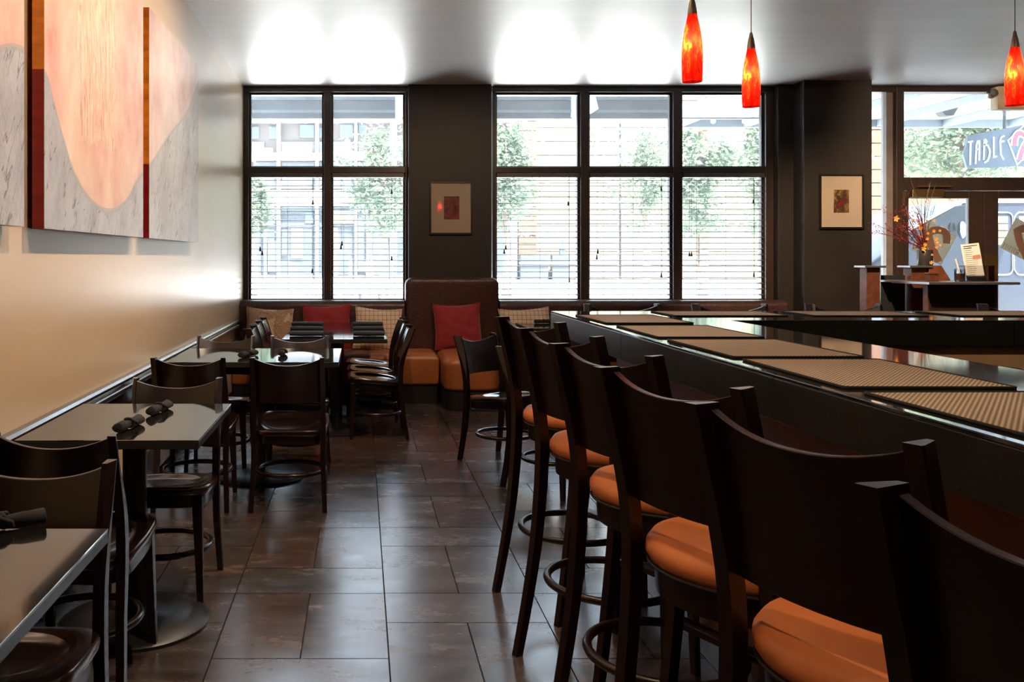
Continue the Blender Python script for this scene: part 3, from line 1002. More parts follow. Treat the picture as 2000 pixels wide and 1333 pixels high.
f27 = (math.cos(math.radians(27)), math.sin(math.radians(27)))
ords = ['sixth and farthest bar stool of the near row, before the bar corner', 'fifth bar stool from the camera in the near row, orange round seat',
        'fourth bar stool from the camera in the near row, orange round seat', 'third bar stool from the camera in the near row, orange round seat',
        'second bar stool from the camera, big orange round seat in full view', 'nearest bar stool at lower right with scuffed red top edge, cut by frame']
lefts = [(0.575, 3.80), (0.558, 3.19), (0.557, 2.63), (0.543, 2.07), (0.568, 1.564), (0.558, 1.01)]
stool = None
STOOL_H = 1.135
for (lx, ly), lab in zip(lefts, ords):
    cx, cy = lx + 0.302, ly - 0.076
    if stool is None:
        stool = thing('bar_stool', lab, 'stool', (cx, cy, 0), facing(*f27), 'bar stools along the near side')
        build_seating(stool, M['stool_wood'], STOOL_H, 0.772, True)
    else:
        c = copy_tree(stool)
        c.location = (cx, cy, 0)
        c.rotation_euler = (0, 0, facing(*f27))
        c['label'] = lab
flabs = ['bar stool behind far bar leg, two post tips showing near the bar corner', 'bar stool behind far bar leg, post tips showing below the window sill end',
         'bar stool behind far bar leg, post tips showing in front of the dark pillar', 'bar stool behind far bar leg, post tips showing before the host desk']
for xx, lab in zip((1.39, 1.96, 2.56, 3.47), flabs):
    c = copy_tree(stool)
    c.location = (xx, 4.60, 0)
    c.rotation_euler = (0, 0, facing(0.04, -1))
    c['label'] = lab
    c['group'] = 'bar stools behind the far side'

# ------------------------------------------------------------------ bar
BH, BX0, BX1, BY0, BY1 = 1.115, 0.935, 1.555, 3.857, 4.52
bar = thing('bar_counter', 'long L-shaped black granite bar counter with polished top and thick edge', 'bar counter', (BX0, BY1, 0))
ox, oy = BX0, BY1
def lb(x0, x1, y0, y1, z0, z1): return (x0 - ox, x1 - ox, y0 - oy, y1 - oy, z0, z1)
XE = 6.3
B().prism([(0, 0), (0, -0.8 - oy), (BX1 - ox, -0.8 - oy), (BX1 - ox, BY0 - oy), (XE - ox, BY0 - oy), (XE - ox, 0)], 'z', BH - 0.008, BH).obj('countertop', M['granite'], bar, 0.002, 1)
# built-up edge: front strips in lengths with fine joints
yy = BY1
while yy > -0.75:
    y2 = max(yy - 1.22, -0.8)
    bx('edge_strip', lb(BX0 + 0.0005, BX0 + 0.034, y2 + 0.001, yy - 0.001, BH - 0.105, BH - 0.0085), M['granite_edge'], bar, 0.0015, 1)
    yy = y2
for xa_, xb_ in ((BX1, 2.75), (2.75, 3.97), (3.97, 5.19), (5.19, XE)):
    bx('edge_strip', lb(xa_ + 0.001, xb_ - 0.001, BY0 + 0.0005, BY0 + 0.034, BH - 0.105, BH - 0.0085), M['granite_edge'], bar, 0.0015, 1)
    bx('edge_strip', lb(xa_ + 0.001, xb_ - 0.001, BY1 - 0.034, BY1 - 0.0005, BH - 0.105, BH - 0.0085), M['granite_edge'], bar, 0.0015, 1)
bx('edge_strip', lb(BX1 - 0.034, BX1 - 0.0005, -0.8, BY0, BH - 0.075, BH - 0.0085), M['granite_edge'], bar, 0.0015, 1)
base = B()
bx('base_panel', lb(1.20, 1.30, -0.8, 4.30, 0.10, BH - 0.0085), M['bar_front'], bar, 0.002)
bx('base_panel', lb(1.30, XE, 4.20, 4.30, 0.10, BH - 0.0085), M['bar_front'], bar, 0.002)
bx('kick_plate', lb(1.185, 1.30, -0.8, 4.315, 0.0, 0.10), M['steel_plate'], bar, 0.002)
bx('kick_plate', lb(1.30, XE, 4.20, 4.315, 0.0, 0.10), M['steel_plate'], bar, 0.002)
bx('inner_panel', lb(1.30, XE, 3.893, 4.199, 0.0, BH - 0.106), M['tan_panel'], bar, 0.002)
bx('inner_panel', lb(1.301, 1.44, -0.8, 3.892, 0.0, BH - 0.106), M['tan_panel'], bar, 0.002)
bx('inner_ledge', lb(BX1 + 0.0005, BX1 + 0.13, 0.4, 2.9, BH - 0.055, BH - 0.030), M['granite'], bar, 0.002)
for k, (y0, y1) in enumerate(((1.98, 2.36), (1.45, 1.84))):
    t = tag(B().box(BX1 + 0.004, BX1 + 0.115, y0, y1, BH - 0.0295, BH - 0.016).obj('bar_mat', M['bar_mat'], None, 0.003),
            ['black rubber drip mat on inner bar ledge, the farther one', 'black rubber drip mat on inner bar ledge, the nearer one at right frame edge'][k], 'bar mat', 'rubber drip mats')

# placemats
def placemat(cx, cy, sx, sy, rz, label):
    t = thing('placemat', label, 'placemat', (cx, cy, BH), rz, 'woven placemats on the bar')
    bx('woven_panel', (-sx / 2 + 0.006, sx / 2 - 0.006, -sy / 2 + 0.006, sy / 2 - 0.006, 0.0006, 0.0040), M['placemat'], t, 0.0008, 1)
    pts = []
    for (a, b) in ((-1, -1), (1, -1), (1, 1), (-1, 1)):
        for k in range(4):
            ang = math.atan2(b, a) - math.pi / 4 + k * math.pi / 6
            pts.append((a * (sx / 2 - 0.012) + 0.009 * math.cos(ang), b * (sy / 2 - 0.012) + 0.009 * math.sin(ang), 0.0032))
    B().tube(pts, 0.0032, 6, closed=True).obj('border', M['napkin'], t, angle=60)
    return t
pl = [(1.52, 'brown woven placemat nearest the camera, cut by right frame edge'), (2.095, 'brown woven placemat on near bar leg, second from the camera'),
      (2.66, 'brown woven placemat on near bar leg, third from the camera'), (3.25, 'brown woven placemat on near bar leg, fourth from the camera'), (3.90, 'brown woven placemat at the bar corner, fifth from the camera')]
for k, (y, lab) in enumerate(pl):
    placemat(1.148, y, 0.352, 0.515, math.radians((0.6, -0.8, 0.5, -0.4, 0.8)[k]), lab)
for k, (x, lab) in enumerate(((1.66, 'brown woven placemat on far bar leg below window, leftmost there'), (2.29, 'brown woven placemat on far bar leg before the dark pillar'), (2.94, 'brown woven placemat on far bar leg before the host desk'), (3.58, 'brown woven placemat on far bar leg at right frame edge'))):
    placemat(x, 4.275, 0.515, 0.345, math.radians((0.5, -0.6, 0.3, 0)[k]), lab)

# ------------------------------------------------------------------ tables
TH = 0.765
def table(x0, x1, y0, y1, label, base_r=0.28, cols_=1):
    cx, cy = (x0 + x1) / 2, (y0 + y1) / 2
    t = thing('dining_table', label, 'table', (cx, cy, 0), 0, 'black pedestal tables')
    w, d = x1 - x0, y1 - y0
    bx('tabletop', (-w / 2, w / 2, -d / 2, d / 2, TH - 0.004, TH), M['tabletop'], t, 0.0015, 1)
    bx('edge_band', (-w / 2 + 0.0005, w / 2 - 0.0005, -d / 2 + 0.0005, d / 2 - 0.0005, TH - 0.032, TH - 0.0042), M['table_edge'], t, 0.002, 1)
    bx('support_plate', (-w * 0.32, w * 0.32, -0.03, 0.03, TH - 0.055, TH - 0.0322), M['iron'], t, 0.003)
    B().lathe([(0.045, 0.03), (0.045, TH - 0.056)], 24).obj('column', M['iron'], t)
    B().lathe([(base_r, 0.0), (base_r, 0.012), (base_r - 0.012, 0.020), (base_r * 0.55, 0.032), (0.075, 0.045), (0.05, 0.060)], 40).obj('base', M['iron'], t, angle=50)
    return t
table(-1.165, -0.572, 1.36, 2.077, 'black pedestal table nearest the camera, cut by lower left frame corner')
table(-1.165, -0.545, 3.08, 3.849, 'small black pedestal table with pale reflection and two rolled napkins, second from camera')
table(-1.150, -0.130, 5.37, 6.185, 'wide black pedestal table with white window reflection between four chairs', 0.29)
table(-0.595, 0.200, 6.88, 7.748, 'nearer of two black tables pushed together before the bench')
table(-0.595, 0.200, 7.752, 8.63, 'farther of two black tables pushed together, touching the bench')
table(1.45, 2.15, 7.92, 8.62, 'black table at the bench right of the tall back, mostly hidden by bar')

# napkins
def knot_napkin(x, y, ang, label, L=0.20):
    t = thing('rolled_napkin', label, 'napkin', (x, y, TH + 0.0004), ang, 'knotted black napkins')
    rnd = random.Random(int((x + 3) * 1000 + y * 77))
    n = 16
    secs = []
    prof_ = [(-0.5, 0.017), (-0.485, 0.0200), (-0.25, 0.0195), (-0.06, 0.0165), (0.06, 0.0165), (0.22, 0.0185), (0.485, 0.0200), (0.5, 0.017)]
    for s, r in prof_:
        sec = []
        for k in range(n):
            a = 2 * math.pi * k / n
            rr = r * (1 + 0.10 * math.sin(3 * a + s * 9) + rnd.uniform(-0.05, 0.05))
            sec.append((s * L, rr * math.cos(a), max(0.0006, 0.0185 + rr * 0.9 * math.sin(a))))
        secs.append(sec)
    B().loft(secs).obj('cloth_roll', M['napkin'], t, angle=70)
    B().tube([(0.004 * math.sin(3 * a), 0.0185 * math.cos(a), 0.0212 + 0.0155 * math.sin(a)) for a in [2 * math.pi * k / 18 for k in range(18)]], 0.0052, 8, closed=True).obj('tie', M['napkin'], t, angle=70)
    for s in (-1, 1):
        B().tube([(0, 0.008 * s, 0.036), (0.010 * s, 0.018 * s, 0.032), (0.016, 0.024 * s, 0.020), (0.02, 0.026 * s, 0.010)], [0.004, 0.006, 0.006, 0.003], 7).obj('tie_end', M['napkin'], t, angle=70)
def on_table(u, v):
    Z = (H - TH) * F / (v - CV)
    return X(u, Z), Z
for u, v, a, lab in ((252, 838, 79, 'knotted black napkin near the wall-side front of the small pale-looking table'), (312, 806, 80, 'rolled black napkin towards the middle of the small pale-looking table'),
                     (485, 697, 66, 'knotted black napkin on wide table, nearer the beige wall'), (552, 694, 90, 'knotted black napkin on wide table, in the white window reflection'),
                     (5, 1036, 30, 'rolled black napkin on the nearest table at left frame edge'), (1062, 632, 15, 'black napkin on hidden bench table beside the bar corner')):
    x, y = on_table(u, v)
    knot_napkin(x, y, math.radians(a), lab, 0.185)

def flat_napkin(x0, x1, y, label):
    w = x1 - x0
    t = thing('folded_napkin', label, 'napkin', ((x0 + x1) / 2, y, TH + 0.0004), math.radians(random.Random(int(y * 100 + x0 * 10)).uniform(-5, 5)), 'black napkin rolls on the bench table')
    secs = []
    for i in range(9):
        s = -1 + 2 * i / 8
        k = 1 - 0.12 * s * s
        sec = []
        for j in range(14):
            a = 2 * math.pi * j / 14
            sec.append((s * w / 2, 0.052 * k * math.cos(a) + 0.004 * math.sin(5 * s), 0.019 + 0.0185 * k * math.sin(a) * (1 if math.sin(a) > 0 else 1)))
        secs.append(sec)
    B().loft(secs).obj('cloth_roll', M['napkin'], t, angle=70)
    B().box(-w / 2 + 0.01, w / 2 - 0.01, -0.004, 0.046, 0.0360, 0.0385).obj('flap', M['napkin'], t, 0.001, 1)
nl = ['nearest', 'middle', 'farthest']
for k, v in enumerate((657, 647, 637.5)):
    Z = (H - TH) * F / (v - CV)
    flat_napkin(X(566 + 2 * k, Z), X(632, Z), Z, nl[k] + ' of three flat black napkin rolls on wall side of the bench table')
    flat_napkin(X(690, Z), X(750 - 1 * k, Z), Z, nl[k] + ' of three flat black napkin rolls on aisle side of the bench table')

# ------------------------------------------------------------------ bench seating
def soft_box(b, x0, x1, y0, y1, z0, z1, r=0.05):
    return b.box(x0, x1, y0, y1, z0, z1)
def cushion_seat(name, x0, x1, yf, yb, z0, z1, parent, r=0.055, corner=0.0):
    n = 8
    pts = []
    rc = corner if corner > 0 else 0.02
    for cx, cy, a0 in ((x1 - rc, yb - 0.02, 0), (x0 + rc, yb - 0.02, 90), (x0 + rc, yf + rc, 180), (x1 - rc, yf + rc, 270)):
        rr = rc if a0 >= 180 else 0.02
        if a0 < 180:
            cx = x1 - 0.02 if a0 == 0 else x0 + 0.02
        for k in range(n + 1):
            a = math.radians(a0 + 90 * k / n)
            pts.append((cx + rr * math.cos(a), cy + rr * math.sin(a)))
    mx, my = (x0 + x1) / 2, (yf + yb) / 2
    def ring(ins, z):
        out = []
        for px_, py_ in pts:
            dx, dy = px_ - mx, py_ - my
            sx = 1 - ins / max(1e-6, (x1 - x0) / 2); sy = 1 - ins / max(1e-6, (yb - yf) / 2)
            out.append((mx + dx * sx, my + dy * sy, z))
        return out
    secs = []
    for k in range(7):
        a = math.pi / 2 * k / 6
        secs.append(ring(r * 0.5 * (1 - math.sin(a)), z0 + r * 0.5 * (1 - math.cos(a))))
    for k in range(9):
        a = math.pi / 2 * k / 8
        secs.append(ring(r * (1 - math.cos(a)), z1 - r * (1 - math.sin(a))))
    secs.append(ring(0.16, z1 + 0.006))
    B().loft(secs).obj(name, M['bench_leather'], parent, angle=60)

SEAT = 0.475
def bench(label, x0, x1, yf, back_top, corner=0.0, tall=False, pad=None):
    t = thing('bench', label, 'bench', ((x0 + x1) / 2, 9.0, 0), 0, 'upholstered bench sections')
    cx = (x0 + x1) / 2
    a, b = x0 - cx + 0.004, x1 - cx - 0.004
    cushion_seat('seat_cushion', a, b, yf - 9.0, 0.17, 0.175, SEAT, t, 0.07, corner)
    if corner > 0:
        pts = []
        for c0, a0 in ((b - corner, 0), (a + corner, 90)):
            pass
        poly = [(b - 0.01, 0.17), (a + 0.01, 0.17)]
        for k in range(9):
            q = math.radians(180 + 90 * k / 8)
            poly.append((a + 0.01 + corner + corner * math.cos(q), yf - 9.0 + 0.012 + corner + corner * math.sin(q)))
        for k in range(9):
            q = math.radians(270 + 90 * k / 8)
            poly.append((b - 0.01 - corner + corner * math.cos(q), yf - 9.0 + 0.012 + corner + corner * math.sin(q)))
        B().prism(poly, 'z', 0, 0.172).obj('plinth', M['black_paint'], t)
    else:
        bx('plinth', (a + 0.01, b - 0.01, yf - 9.0 + 0.03, 0.17, 0, 0.172), M['black_paint'], t, 0.003)
    # padded back
    if tall:
        w = 0.062
        xa_, xb_ = X(791, 9.3) - cx, X(972, 9.3) - cx
        R_ = 0.075
        out = [(xa_, 0.06), (xb_, 0.06)]
        for k in range(9):
            q = math.radians(90 * k / 8); out.append((xb_ - R_ + R_ * math.cos(q), back_top - R_ + R_ * math.sin(q)))
        for k in range(9):
            q = math.radians(90 + 90 * k / 8); out.append((xa_ + R_ + R_ * math.cos(q), back_top - R_ + R_ * math.sin(q)))
        B().prism(out, 'y', 0.185, 0.405).obj('back_pad', M['reptile'], t, 0.04, 4, angle=60)
    else:
        poly = [(0.19, 0.10), (0.41, 0.10), (0.41, back_top - 0.02), (0.39, back_top)]
        rr = 0.06
        for k in range(8):
            q = math.radians(90 + 90 * k / 7)
            poly.append((0.26 + rr * 1.2 * math.cos(q), back_top - rr + rr * math.sin(q)))
        B().prism(poly, 'x', pad[0] - cx, pad[1] - cx).obj('back_pad', M['reptile'], t, angle=50)
    return t
bench('orange bench under the two-light window with long brown padded back', XL + 0.002, 0.74, 8.60, 0.945, pad=(XL + 0.004, 0.438))
bench('orange rounded bench seat under tall brown padded back at the pillar', 0.742, 1.25, 8.20, HT(543, 9.2), 0.11, True)
bench('orange bench under the three-light window, mostly hidden behind the bar', 1.252, XQ0 - 0.01, 8.60, 0.945, pad=(1.395, XQ0 - 0.012))

# cushions
def pillow(x, y, z0, w, h, mat, label, rz=0, tilt=-14, roll=0, seed=1, thick=0.13):
    t = thing('cushion', label, 'cushion', (x, y, z0), math.radians(rz), 'throw cushions on the bench')
    n = 22
    rnd = random.Random(seed)
    phs = [rnd.uniform(0, 6.28) for _ in range(6)]
    b = B()
    def pt(i, j, s):
        u, v = -1 + 2 * i / n, -1 + 2 * j / n
        pin = 0.07
        px_ = u * (1 - pin * (1 - v * v) * 0.9) + 0.015 * math.sin(3 * v + phs[0])
        pz_ = v * (1 - pin * (1 - u * u) * 0.9) - 0.05 * (1 - u * u) * (1 if v > 0 else 0) * v
        f = max(0.0, (1 - abs(u) ** 2.6)) ** 0.55 * max(0.0, (1 - abs(v) ** 2.6)) ** 0.55
        wr = 0.05 * math.sin(5 * u + 4 * v + phs[1]) + 0.045 * math.sin(9 * u - 5 * v + phs[2]) + 0.03 * math.sin(13 * v + 6 * u + phs[3])
        d = thick / 2 * f * (1 + wr * 1.6)
        return Vector((px_ * w / 2, s * d, pz_ * h / 2))
    M_ = Matrix.Translation((0, 0, h / 2 * math.cos(math.radians(tilt)))) @ Matrix.Rotation(math.radians(tilt), 4, 'X') @ Matrix.Rotation(math.radians(roll), 4, 'Y')
    front = [[b.bm.verts.new(M_ @ pt(i, j, -1)) for j in range(n + 1)] for i in range(n + 1)]
    back = [[(front[i][j] if i in (0, n) or j in (0, n) else b.bm.verts.new(M_ @ pt(i, j, 1))) for j in range(n + 1)] for i in range(n + 1)]
    for g in (front, back):
        for i in range(n):
            for j in range(n):
                b.face([g[i][j], g[i + 1][j], g[i + 1][j + 1], g[i][j + 1]])
    b.obj('cover', mat, t, angle=80)
    edge = [M_ @ pt(i, 0, 1) for i in range(n)] + [M_ @ pt(n, j, 1) for j in range(n)] + [M_ @ pt(i, n, 1) for i in range(n, 0, -1)] + [M_ @ pt(0, j, 1) for j in range(n, 0, -1)]
    B().tube(edge, 0.004, 5, closed=True).obj('seam', mat, t, angle=80)
    return t
pillow(-0.91, 9.05, SEAT, 0.47, 0.42, M['floral_cloth'], 'tan floral cushion on bench beside the beige wall', tilt=-16, roll=3, seed=3)
pillow(-0.335, 9.08, SEAT, 0.48, 0.445, M['red_cloth'], 'crimson cushion on bench behind the table end', tilt=-10, roll=-2, seed=5)
pillow(0.165, 8.98, SEAT, 0.46, 0.43, M['check_cloth'], 'tan checked cushion on bench beside the aisle-side chairs', tilt=-18, roll=4, seed=8)
pillow(0.955, 9.05, SEAT, 0.47, 0.455, M['red_cloth'], 'bright crimson cushion leaning on the tall brown bench back', tilt=-9, roll=-2, seed=11)
pillow(1.62, 9.02, SEAT, 0.50, 0.42, M['check_cloth'], 'tan checked cushion on bench just left of the bar corner', tilt=-16, roll=-3, seed=14)

# ------------------------------------------------------------------ triptych
def panel(y0, y1, z0, z1, label):
    t = thing('painting', label, 'painting', (XL, (y0 + y1) / 2, z0), 0, 'three-panel wave painting')
    d = (y1 - y0) / 2
    xf, xbk = -1.15 - XL, -1.195 - XL
    B().box(xf - 0.002, xf, -d, d, 0, z1 - z0).obj('canvas', M['painting'], t, smooth=False)
    B().box(xbk, xf - 0.0021, -d, d, 0, z1 - z0).obj('painted_edge', M['painting_edge'], t, smooth=False)
    bx('hanging_cleat', (0.0, xbk, -0.3, 0.3, (z1 - z0) * 0.6, (z1 - z0) * 0.6 + 0.05), M['black_frame'], t)
panel(1.62, 3.13, 1.485, 2.74, 'wave painting panel cut by left frame edge, grey hump below peach')
panel(3.33, 4.84, 1.485, 2.90, 'middle wave painting panel with gold textured strokes above a grey valley')
panel(4.98, 6.49, 1.485, 2.74, 'right wave painting panel nearest the window, pale with rising grey wave')

# framed prints
def framed(u0, u1, v0, v1, Zf, pu, pmat, label):
    x0, x1, z0, z1 = X(u0, Zf), X(u1, Zf), HT(v1, Zf), HT(v0, Zf)
    cx = (x0 + x1) / 2
    t = thing('framed_print', label, 'picture', (cx, Zf, z0), 0, 'framed prints on the pillars')
    w, h = (x1 - x0) / 2, z1 - z0
    f = 0.016
    for b in ((-w, -w + f, 0, h), (w - f, w, 0, h), (-w + f, w - f, 0, f * 1.3), (-w + f, w - f, h - f, h)):
        bx('frame_bar', (b[0], b[1], -0.028, -0.001, b[2], b[3]), M['black_frame'], t, 0.0015, 1)
    px0, px1, pz0, pz1 = X(pu[0], Zf) - cx, X(pu[1], Zf) - cx, HT(pu[3], Zf) - z0, HT(pu[2], Zf) - z0
    mb = B()
    for b in ((-w + f, px0, f, h - f), (px1, w - f, f, h - f), (px0, px1, f, pz0), (px0, px1, pz1, h - f)):
        mb.box(b[0], b[1], -0.014, -0.010, b[2], b[3])
    mb.obj('mat_board', M['mat_board'], t, smooth=False)
    B().box(px0 - 0.01, px1 + 0.01, -0.0095, -0.006, pz0 - 0.01, pz1 + 0.01).obj('print', pmat, t, smooth=False)
    B().box(-w + f, w - f, -0.021, -0.019, f, h - f).obj('glazing', M['picture_glass'], t, smooth=False)
framed(839, 922, 355, 459, 9.42, (867, 897, 384, 429), M['print_red'], 'black-framed crimson print in wide mat on pillar between the windows')
framed(1599, 1685, 341, 448, 9.20, (1627, 1657, 371, 416), M['print_autumn'], 'black-framed autumn-coloured print in wide mat on the right-hand pillar')

# ------------------------------------------------------------------ pendants
def pendant(u, Zp, vb, label):
    xb_, zb = X(u, Zp), HT(vb, Zp)
    t = thing('pendant_lamp', label, 'lamp', (xb_, Zp, zb), 0, 'red glass pendant lamps over the bar')
    L = 0.272
    pr = [(0.0375, 0.0), (0.0385, 0.01), (0.0395, 0.06), (0.0395, 0.11), (0.0365, 0.16), (0.030, 0.205), (0.0215, 0.245), (0.0165, L)]
    prof_ = smooth_pts(pr, 4)
    inner = [(max(0.002, p[0] - 0.003), p[1]) for p in prof_][::-1]
    secs = [(p[0], p[1]) for p in prof_]
    b = B()
    b.lathe([(p[0], p[1]) for p in prof_], 32, cap=False)
    b.obj('glass_shade', M['shade'], t, angle=70)
    B().lathe([(0.0185, L - 0.006), (0.0185, L), (0.013, L + 0.035), (0.009, L + 0.050), (0.006, L + 0.066), (0.003, L + 0.07)], 20).obj('cap', M['nickel'], t, angle=40)
    B().tube([(0, 0, L + 0.068), (0.0, 0.001, (ZC - zb) * 0.6), (0, 0, ZC - zb - 0.02)], 0.0022, 6).obj('wire', M['nickel'], t)
    B().lathe([(0.055, ZC - zb - 0.001), (0.055, ZC - zb - 0.012), (0.03, ZC - zb - 0.022), (0.006, ZC - zb - 0.03)], 24).obj('canopy', M['nickel'], t)
    B().lathe([(0.004, 0.166), (0.009, 0.172), (0.009, 0.190), (0.007, 0.200), (0.008, 0.225)], 12).obj('bulb', M['bulb'], t)
    ld = bpy.data.lights.new('pendant_bulb', 'POINT')
    ld.energy = 0.7
    ld.color = (1.0, 0.60, 0.26)
    ld.shadow_soft_size = 0.012
    lo = link(bpy.data.objects.new('lamp_light', ld), t)
    lo.location = (0, 0, 0.150)
pendant(1352, 3.62, 160, 'red glass pendant lamp hanging nearest, brightest yellow glow')
pendant(1467, 4.20, 209, 'red glass pendant lamp in front of the three-light window edge')
pendant(1982, 4.20, 206, 'red glass pendant lamp at the right frame edge')

# emergency light over the door
t = thing('emergency_light', 'beige emergency light box with round lamp heads above the doors', 'light', (X(1978, 9.45), 9.50, HT(215, 9.45)))
bx('housing', (-0.20, 0.20, -0.12, 0.0, 0.0, 0.235), M['beige_plastic'], t, 0.012, 3)
for s in (-1, 1):
    h = B().lathe([(0.012, 0.0), (0.045, 0.01), (0.048, 0.05), (0.040, 0.075), (0.012, 0.085)], 20).obj('lamp_head', M['nickel'], t, matrix=Matrix.Translation((s * 0.245, -0.06, 0.15)) @ Matrix.Rotation(math.radians(75), 4, 'X'))
    B().tube([(s * 0.195, -0.06, 0.15), (s * 0.235, -0.06, 0.15)], 0.012, 10).obj('bracket', M['beige_plastic'], t)

# ------------------------------------------------------------------ host station
ZH = 7.35
def hx(u): return X(u, ZH)
def hz(v): return HT(v, ZH)
def rust_column(u0, u1, label, foot=True):
    x0, x1 = hx(u0), hx(u1)
    cx = (x0 + x1) / 2
    t = thing('steel_pedestal', label, 'pedestal', (cx, ZH, 0), 0, 'rusted steel pedestals')
    w = (x1 - x0) / 2
    B().box(-w, w, -w, w, 0.12, hz(523)).obj('shaft', M['rust'], t, 0.004)
    B().box(-w - 0.03, w + 0.03, -w - 0.03, w + 0.03, hz(523), hz(519)).obj('cap_plate', M['steel_plate'], t, 0.002)
    B().loft([[(-k, -k, z), (k, -k, z), (k, k, z), (-k, k, z)] for k, z in ((w + 0.05, 0), (w + 0.05, 0.03), (w, 0.12))]).obj('foot', M['rust'], t, 0.003)
rust_column(1686, 1712, 'rusted steel pedestal standing before the dark pillar')
rust_column(1772, 1801, 'rusted steel pedestal under the flower vase')
t = tag(B().prism([(hx(1803), 0.0), (hx(1862), 0.0), (hx(1853), hz(560)), (hx(1827), hz(519)), (hx(1803), hz(519))], 'y', ZH - 0.08, ZH + 0.10).obj('copper_hood', M['copper'], None, 0.004),
        'sloping copper buttress carrying the vase beside the host desk', 'buttress')
t = thing('smoked_screen', 'dark smoked panel with small shelf between the two rusted pedestals', 'screen', (hx(1742), ZH + 0.02, 0))
bx('panel', (hx(1722) - hx(1742), hx(1770) - hx(1742), -0.006, 0.006, 0.0, hz(538)), M['smoked'], t, 0.001, 1)
bx('shelf', (hx(1722) - hx(1742), hx(1768) - hx(1742), -0.12, -0.0062, hz(551), hz(547)), M['steel_plate'], t, 0.001, 1)
ZB_ = ZH
ZH = 6.85
desk = thing('host_desk', 'dark host desk with pale overhanging top in front of the doors', 'desk', (hx(1880), ZH + 0.2, 0))
dc = hx(1880)
bx('desktop', (hx(1802) - dc, hx(1978) - dc, -0.28, 0.20, hz(556), hz(551)), M['steel_plate'], desk, 0.002)
bx('front_panel', (hx(1815) - dc, hx(1944) - dc, -0.20, -0.17, 0, hz(556) - 0.001), plain('dark_host_panel', (0.020, 0.012, 0.009), 0.5), desk, 0.002)
bx('side_panel', (hx(1812) - dc, hx(1815) - dc - 0.001, -0.20, -0.14, 0, hz(556) - 0.001), M['rust'], desk, 0.001)
bx('side_panel', (hx(1944) - dc + 0.001, hx(1948) - dc, -0.20, -0.14, 0, hz(556) - 0.001), M['rust'], desk, 0.001)
DT = hz(551)
t = thing('menu_holder', 'clear acrylic holder with paper menus on the host desk', 'menu holder', (hx(1918), ZH + 0.10, DT + 0.0005))
bx('tray', (-0.09, 0.13, -0.04, 0.04, 0, 0.006), M['acrylic'], t, 0.001, 1)
bx('front_wall', (-0.09, 0.13, -0.044, -0.040, 0, 0.12), M['acrylic'], t, 0.001, 1)
bx('back_wall', (-0.09, 0.13, 0.040, 0.044, 0, 0.12), M['acrylic'], t, 0.001, 1)
bx('end_wall', (-0.094, -0.0902, -0.044, 0.044, 0, 0.12), M['acrylic'], t, 0.001, 1)
bx('end_wall', (0.1302, 0.134, -0.044, 0.044, 0, 0.12), M['acrylic'], t, 0.001, 1)
Mt = Matrix.Translation((-0.045, 0.0, 0.008)) @ Matrix.Rotation(math.radians(-6), 4, 'Y') @ Matrix.Rotation(math.radians(-6), 4, 'X')
m1 = tag(B().box(-0.001, 0.135, -0.004, 0.004, 0.0, 0.275).obj('paper_menu', M['paper'], None, 0.001, 1, matrix=Matrix.Translation((hx(1918), ZH + 0.10, DT)) @ Mt), 'tall white printed menu standing in the acrylic holder', 'menu')
b = B()
rnd = random.Random(4)
for i in range(15):
    z = 0.255 - i * 0.0155
    hgt = 0.006 if i < 2 else 0.0022
    b.box(0.012, 0.012 + (0.105 if i < 1 else rnd.uniform(0.05, 0.10)), -0.0048, -0.0041, z, z + hgt)
b.obj('print_line', M['ink'], m1, smooth=False, matrix=Matrix.Translation((hx(1918), ZH + 0.10, DT)) @ Mt)
t = tag(B().box(0.0, 0.06, -0.006, 0.006, 0, 0.19).obj('menu_card', M['wax'], None, 0.001, 1, matrix=Matrix.Translation((hx(1945) - 0.07, ZH + 0.118, DT + 0.01)) @ Matrix.Rotation(math.radians(-9), 4, 'Y')), 'narrow pink card beside the tall menu in acrylic holder', 'card')
t = thing('candle_glass', 'small clear glass with pink candle on the host desk', 'candle', (hx(1888), ZH + 0.08, DT + 0.0005))
B().lathe([(0.030, 0.0), (0.034, 0.01), (0.036, 0.095)], 20).obj('glass', M['acrylic'], t, angle=50)
B().lathe([(0.027, 0.011), (0.029, 0.02), (0.029, 0.06), (0.010, 0.062)], 20).obj('candle', M['wax'], t)
B().tube([(0, 0, 0.062), (-0.03, 0, 0.17)], 0.006, 8).obj('stick', M['paper'], t)
t = thing('small_box', 'small brown box at the left of the host desktop', 'box', (hx(1846), ZH + 0.16, DT + 0.0005))
bx('body', (-0.034, 0.034, -0.03, 0.03, 0, 0.052), M['rust'], t, 0.003)
bx('lid', (-0.037, 0.037, -0.033, 0.033, 0.0522, 0.066), M['rust'], t, 0.003)

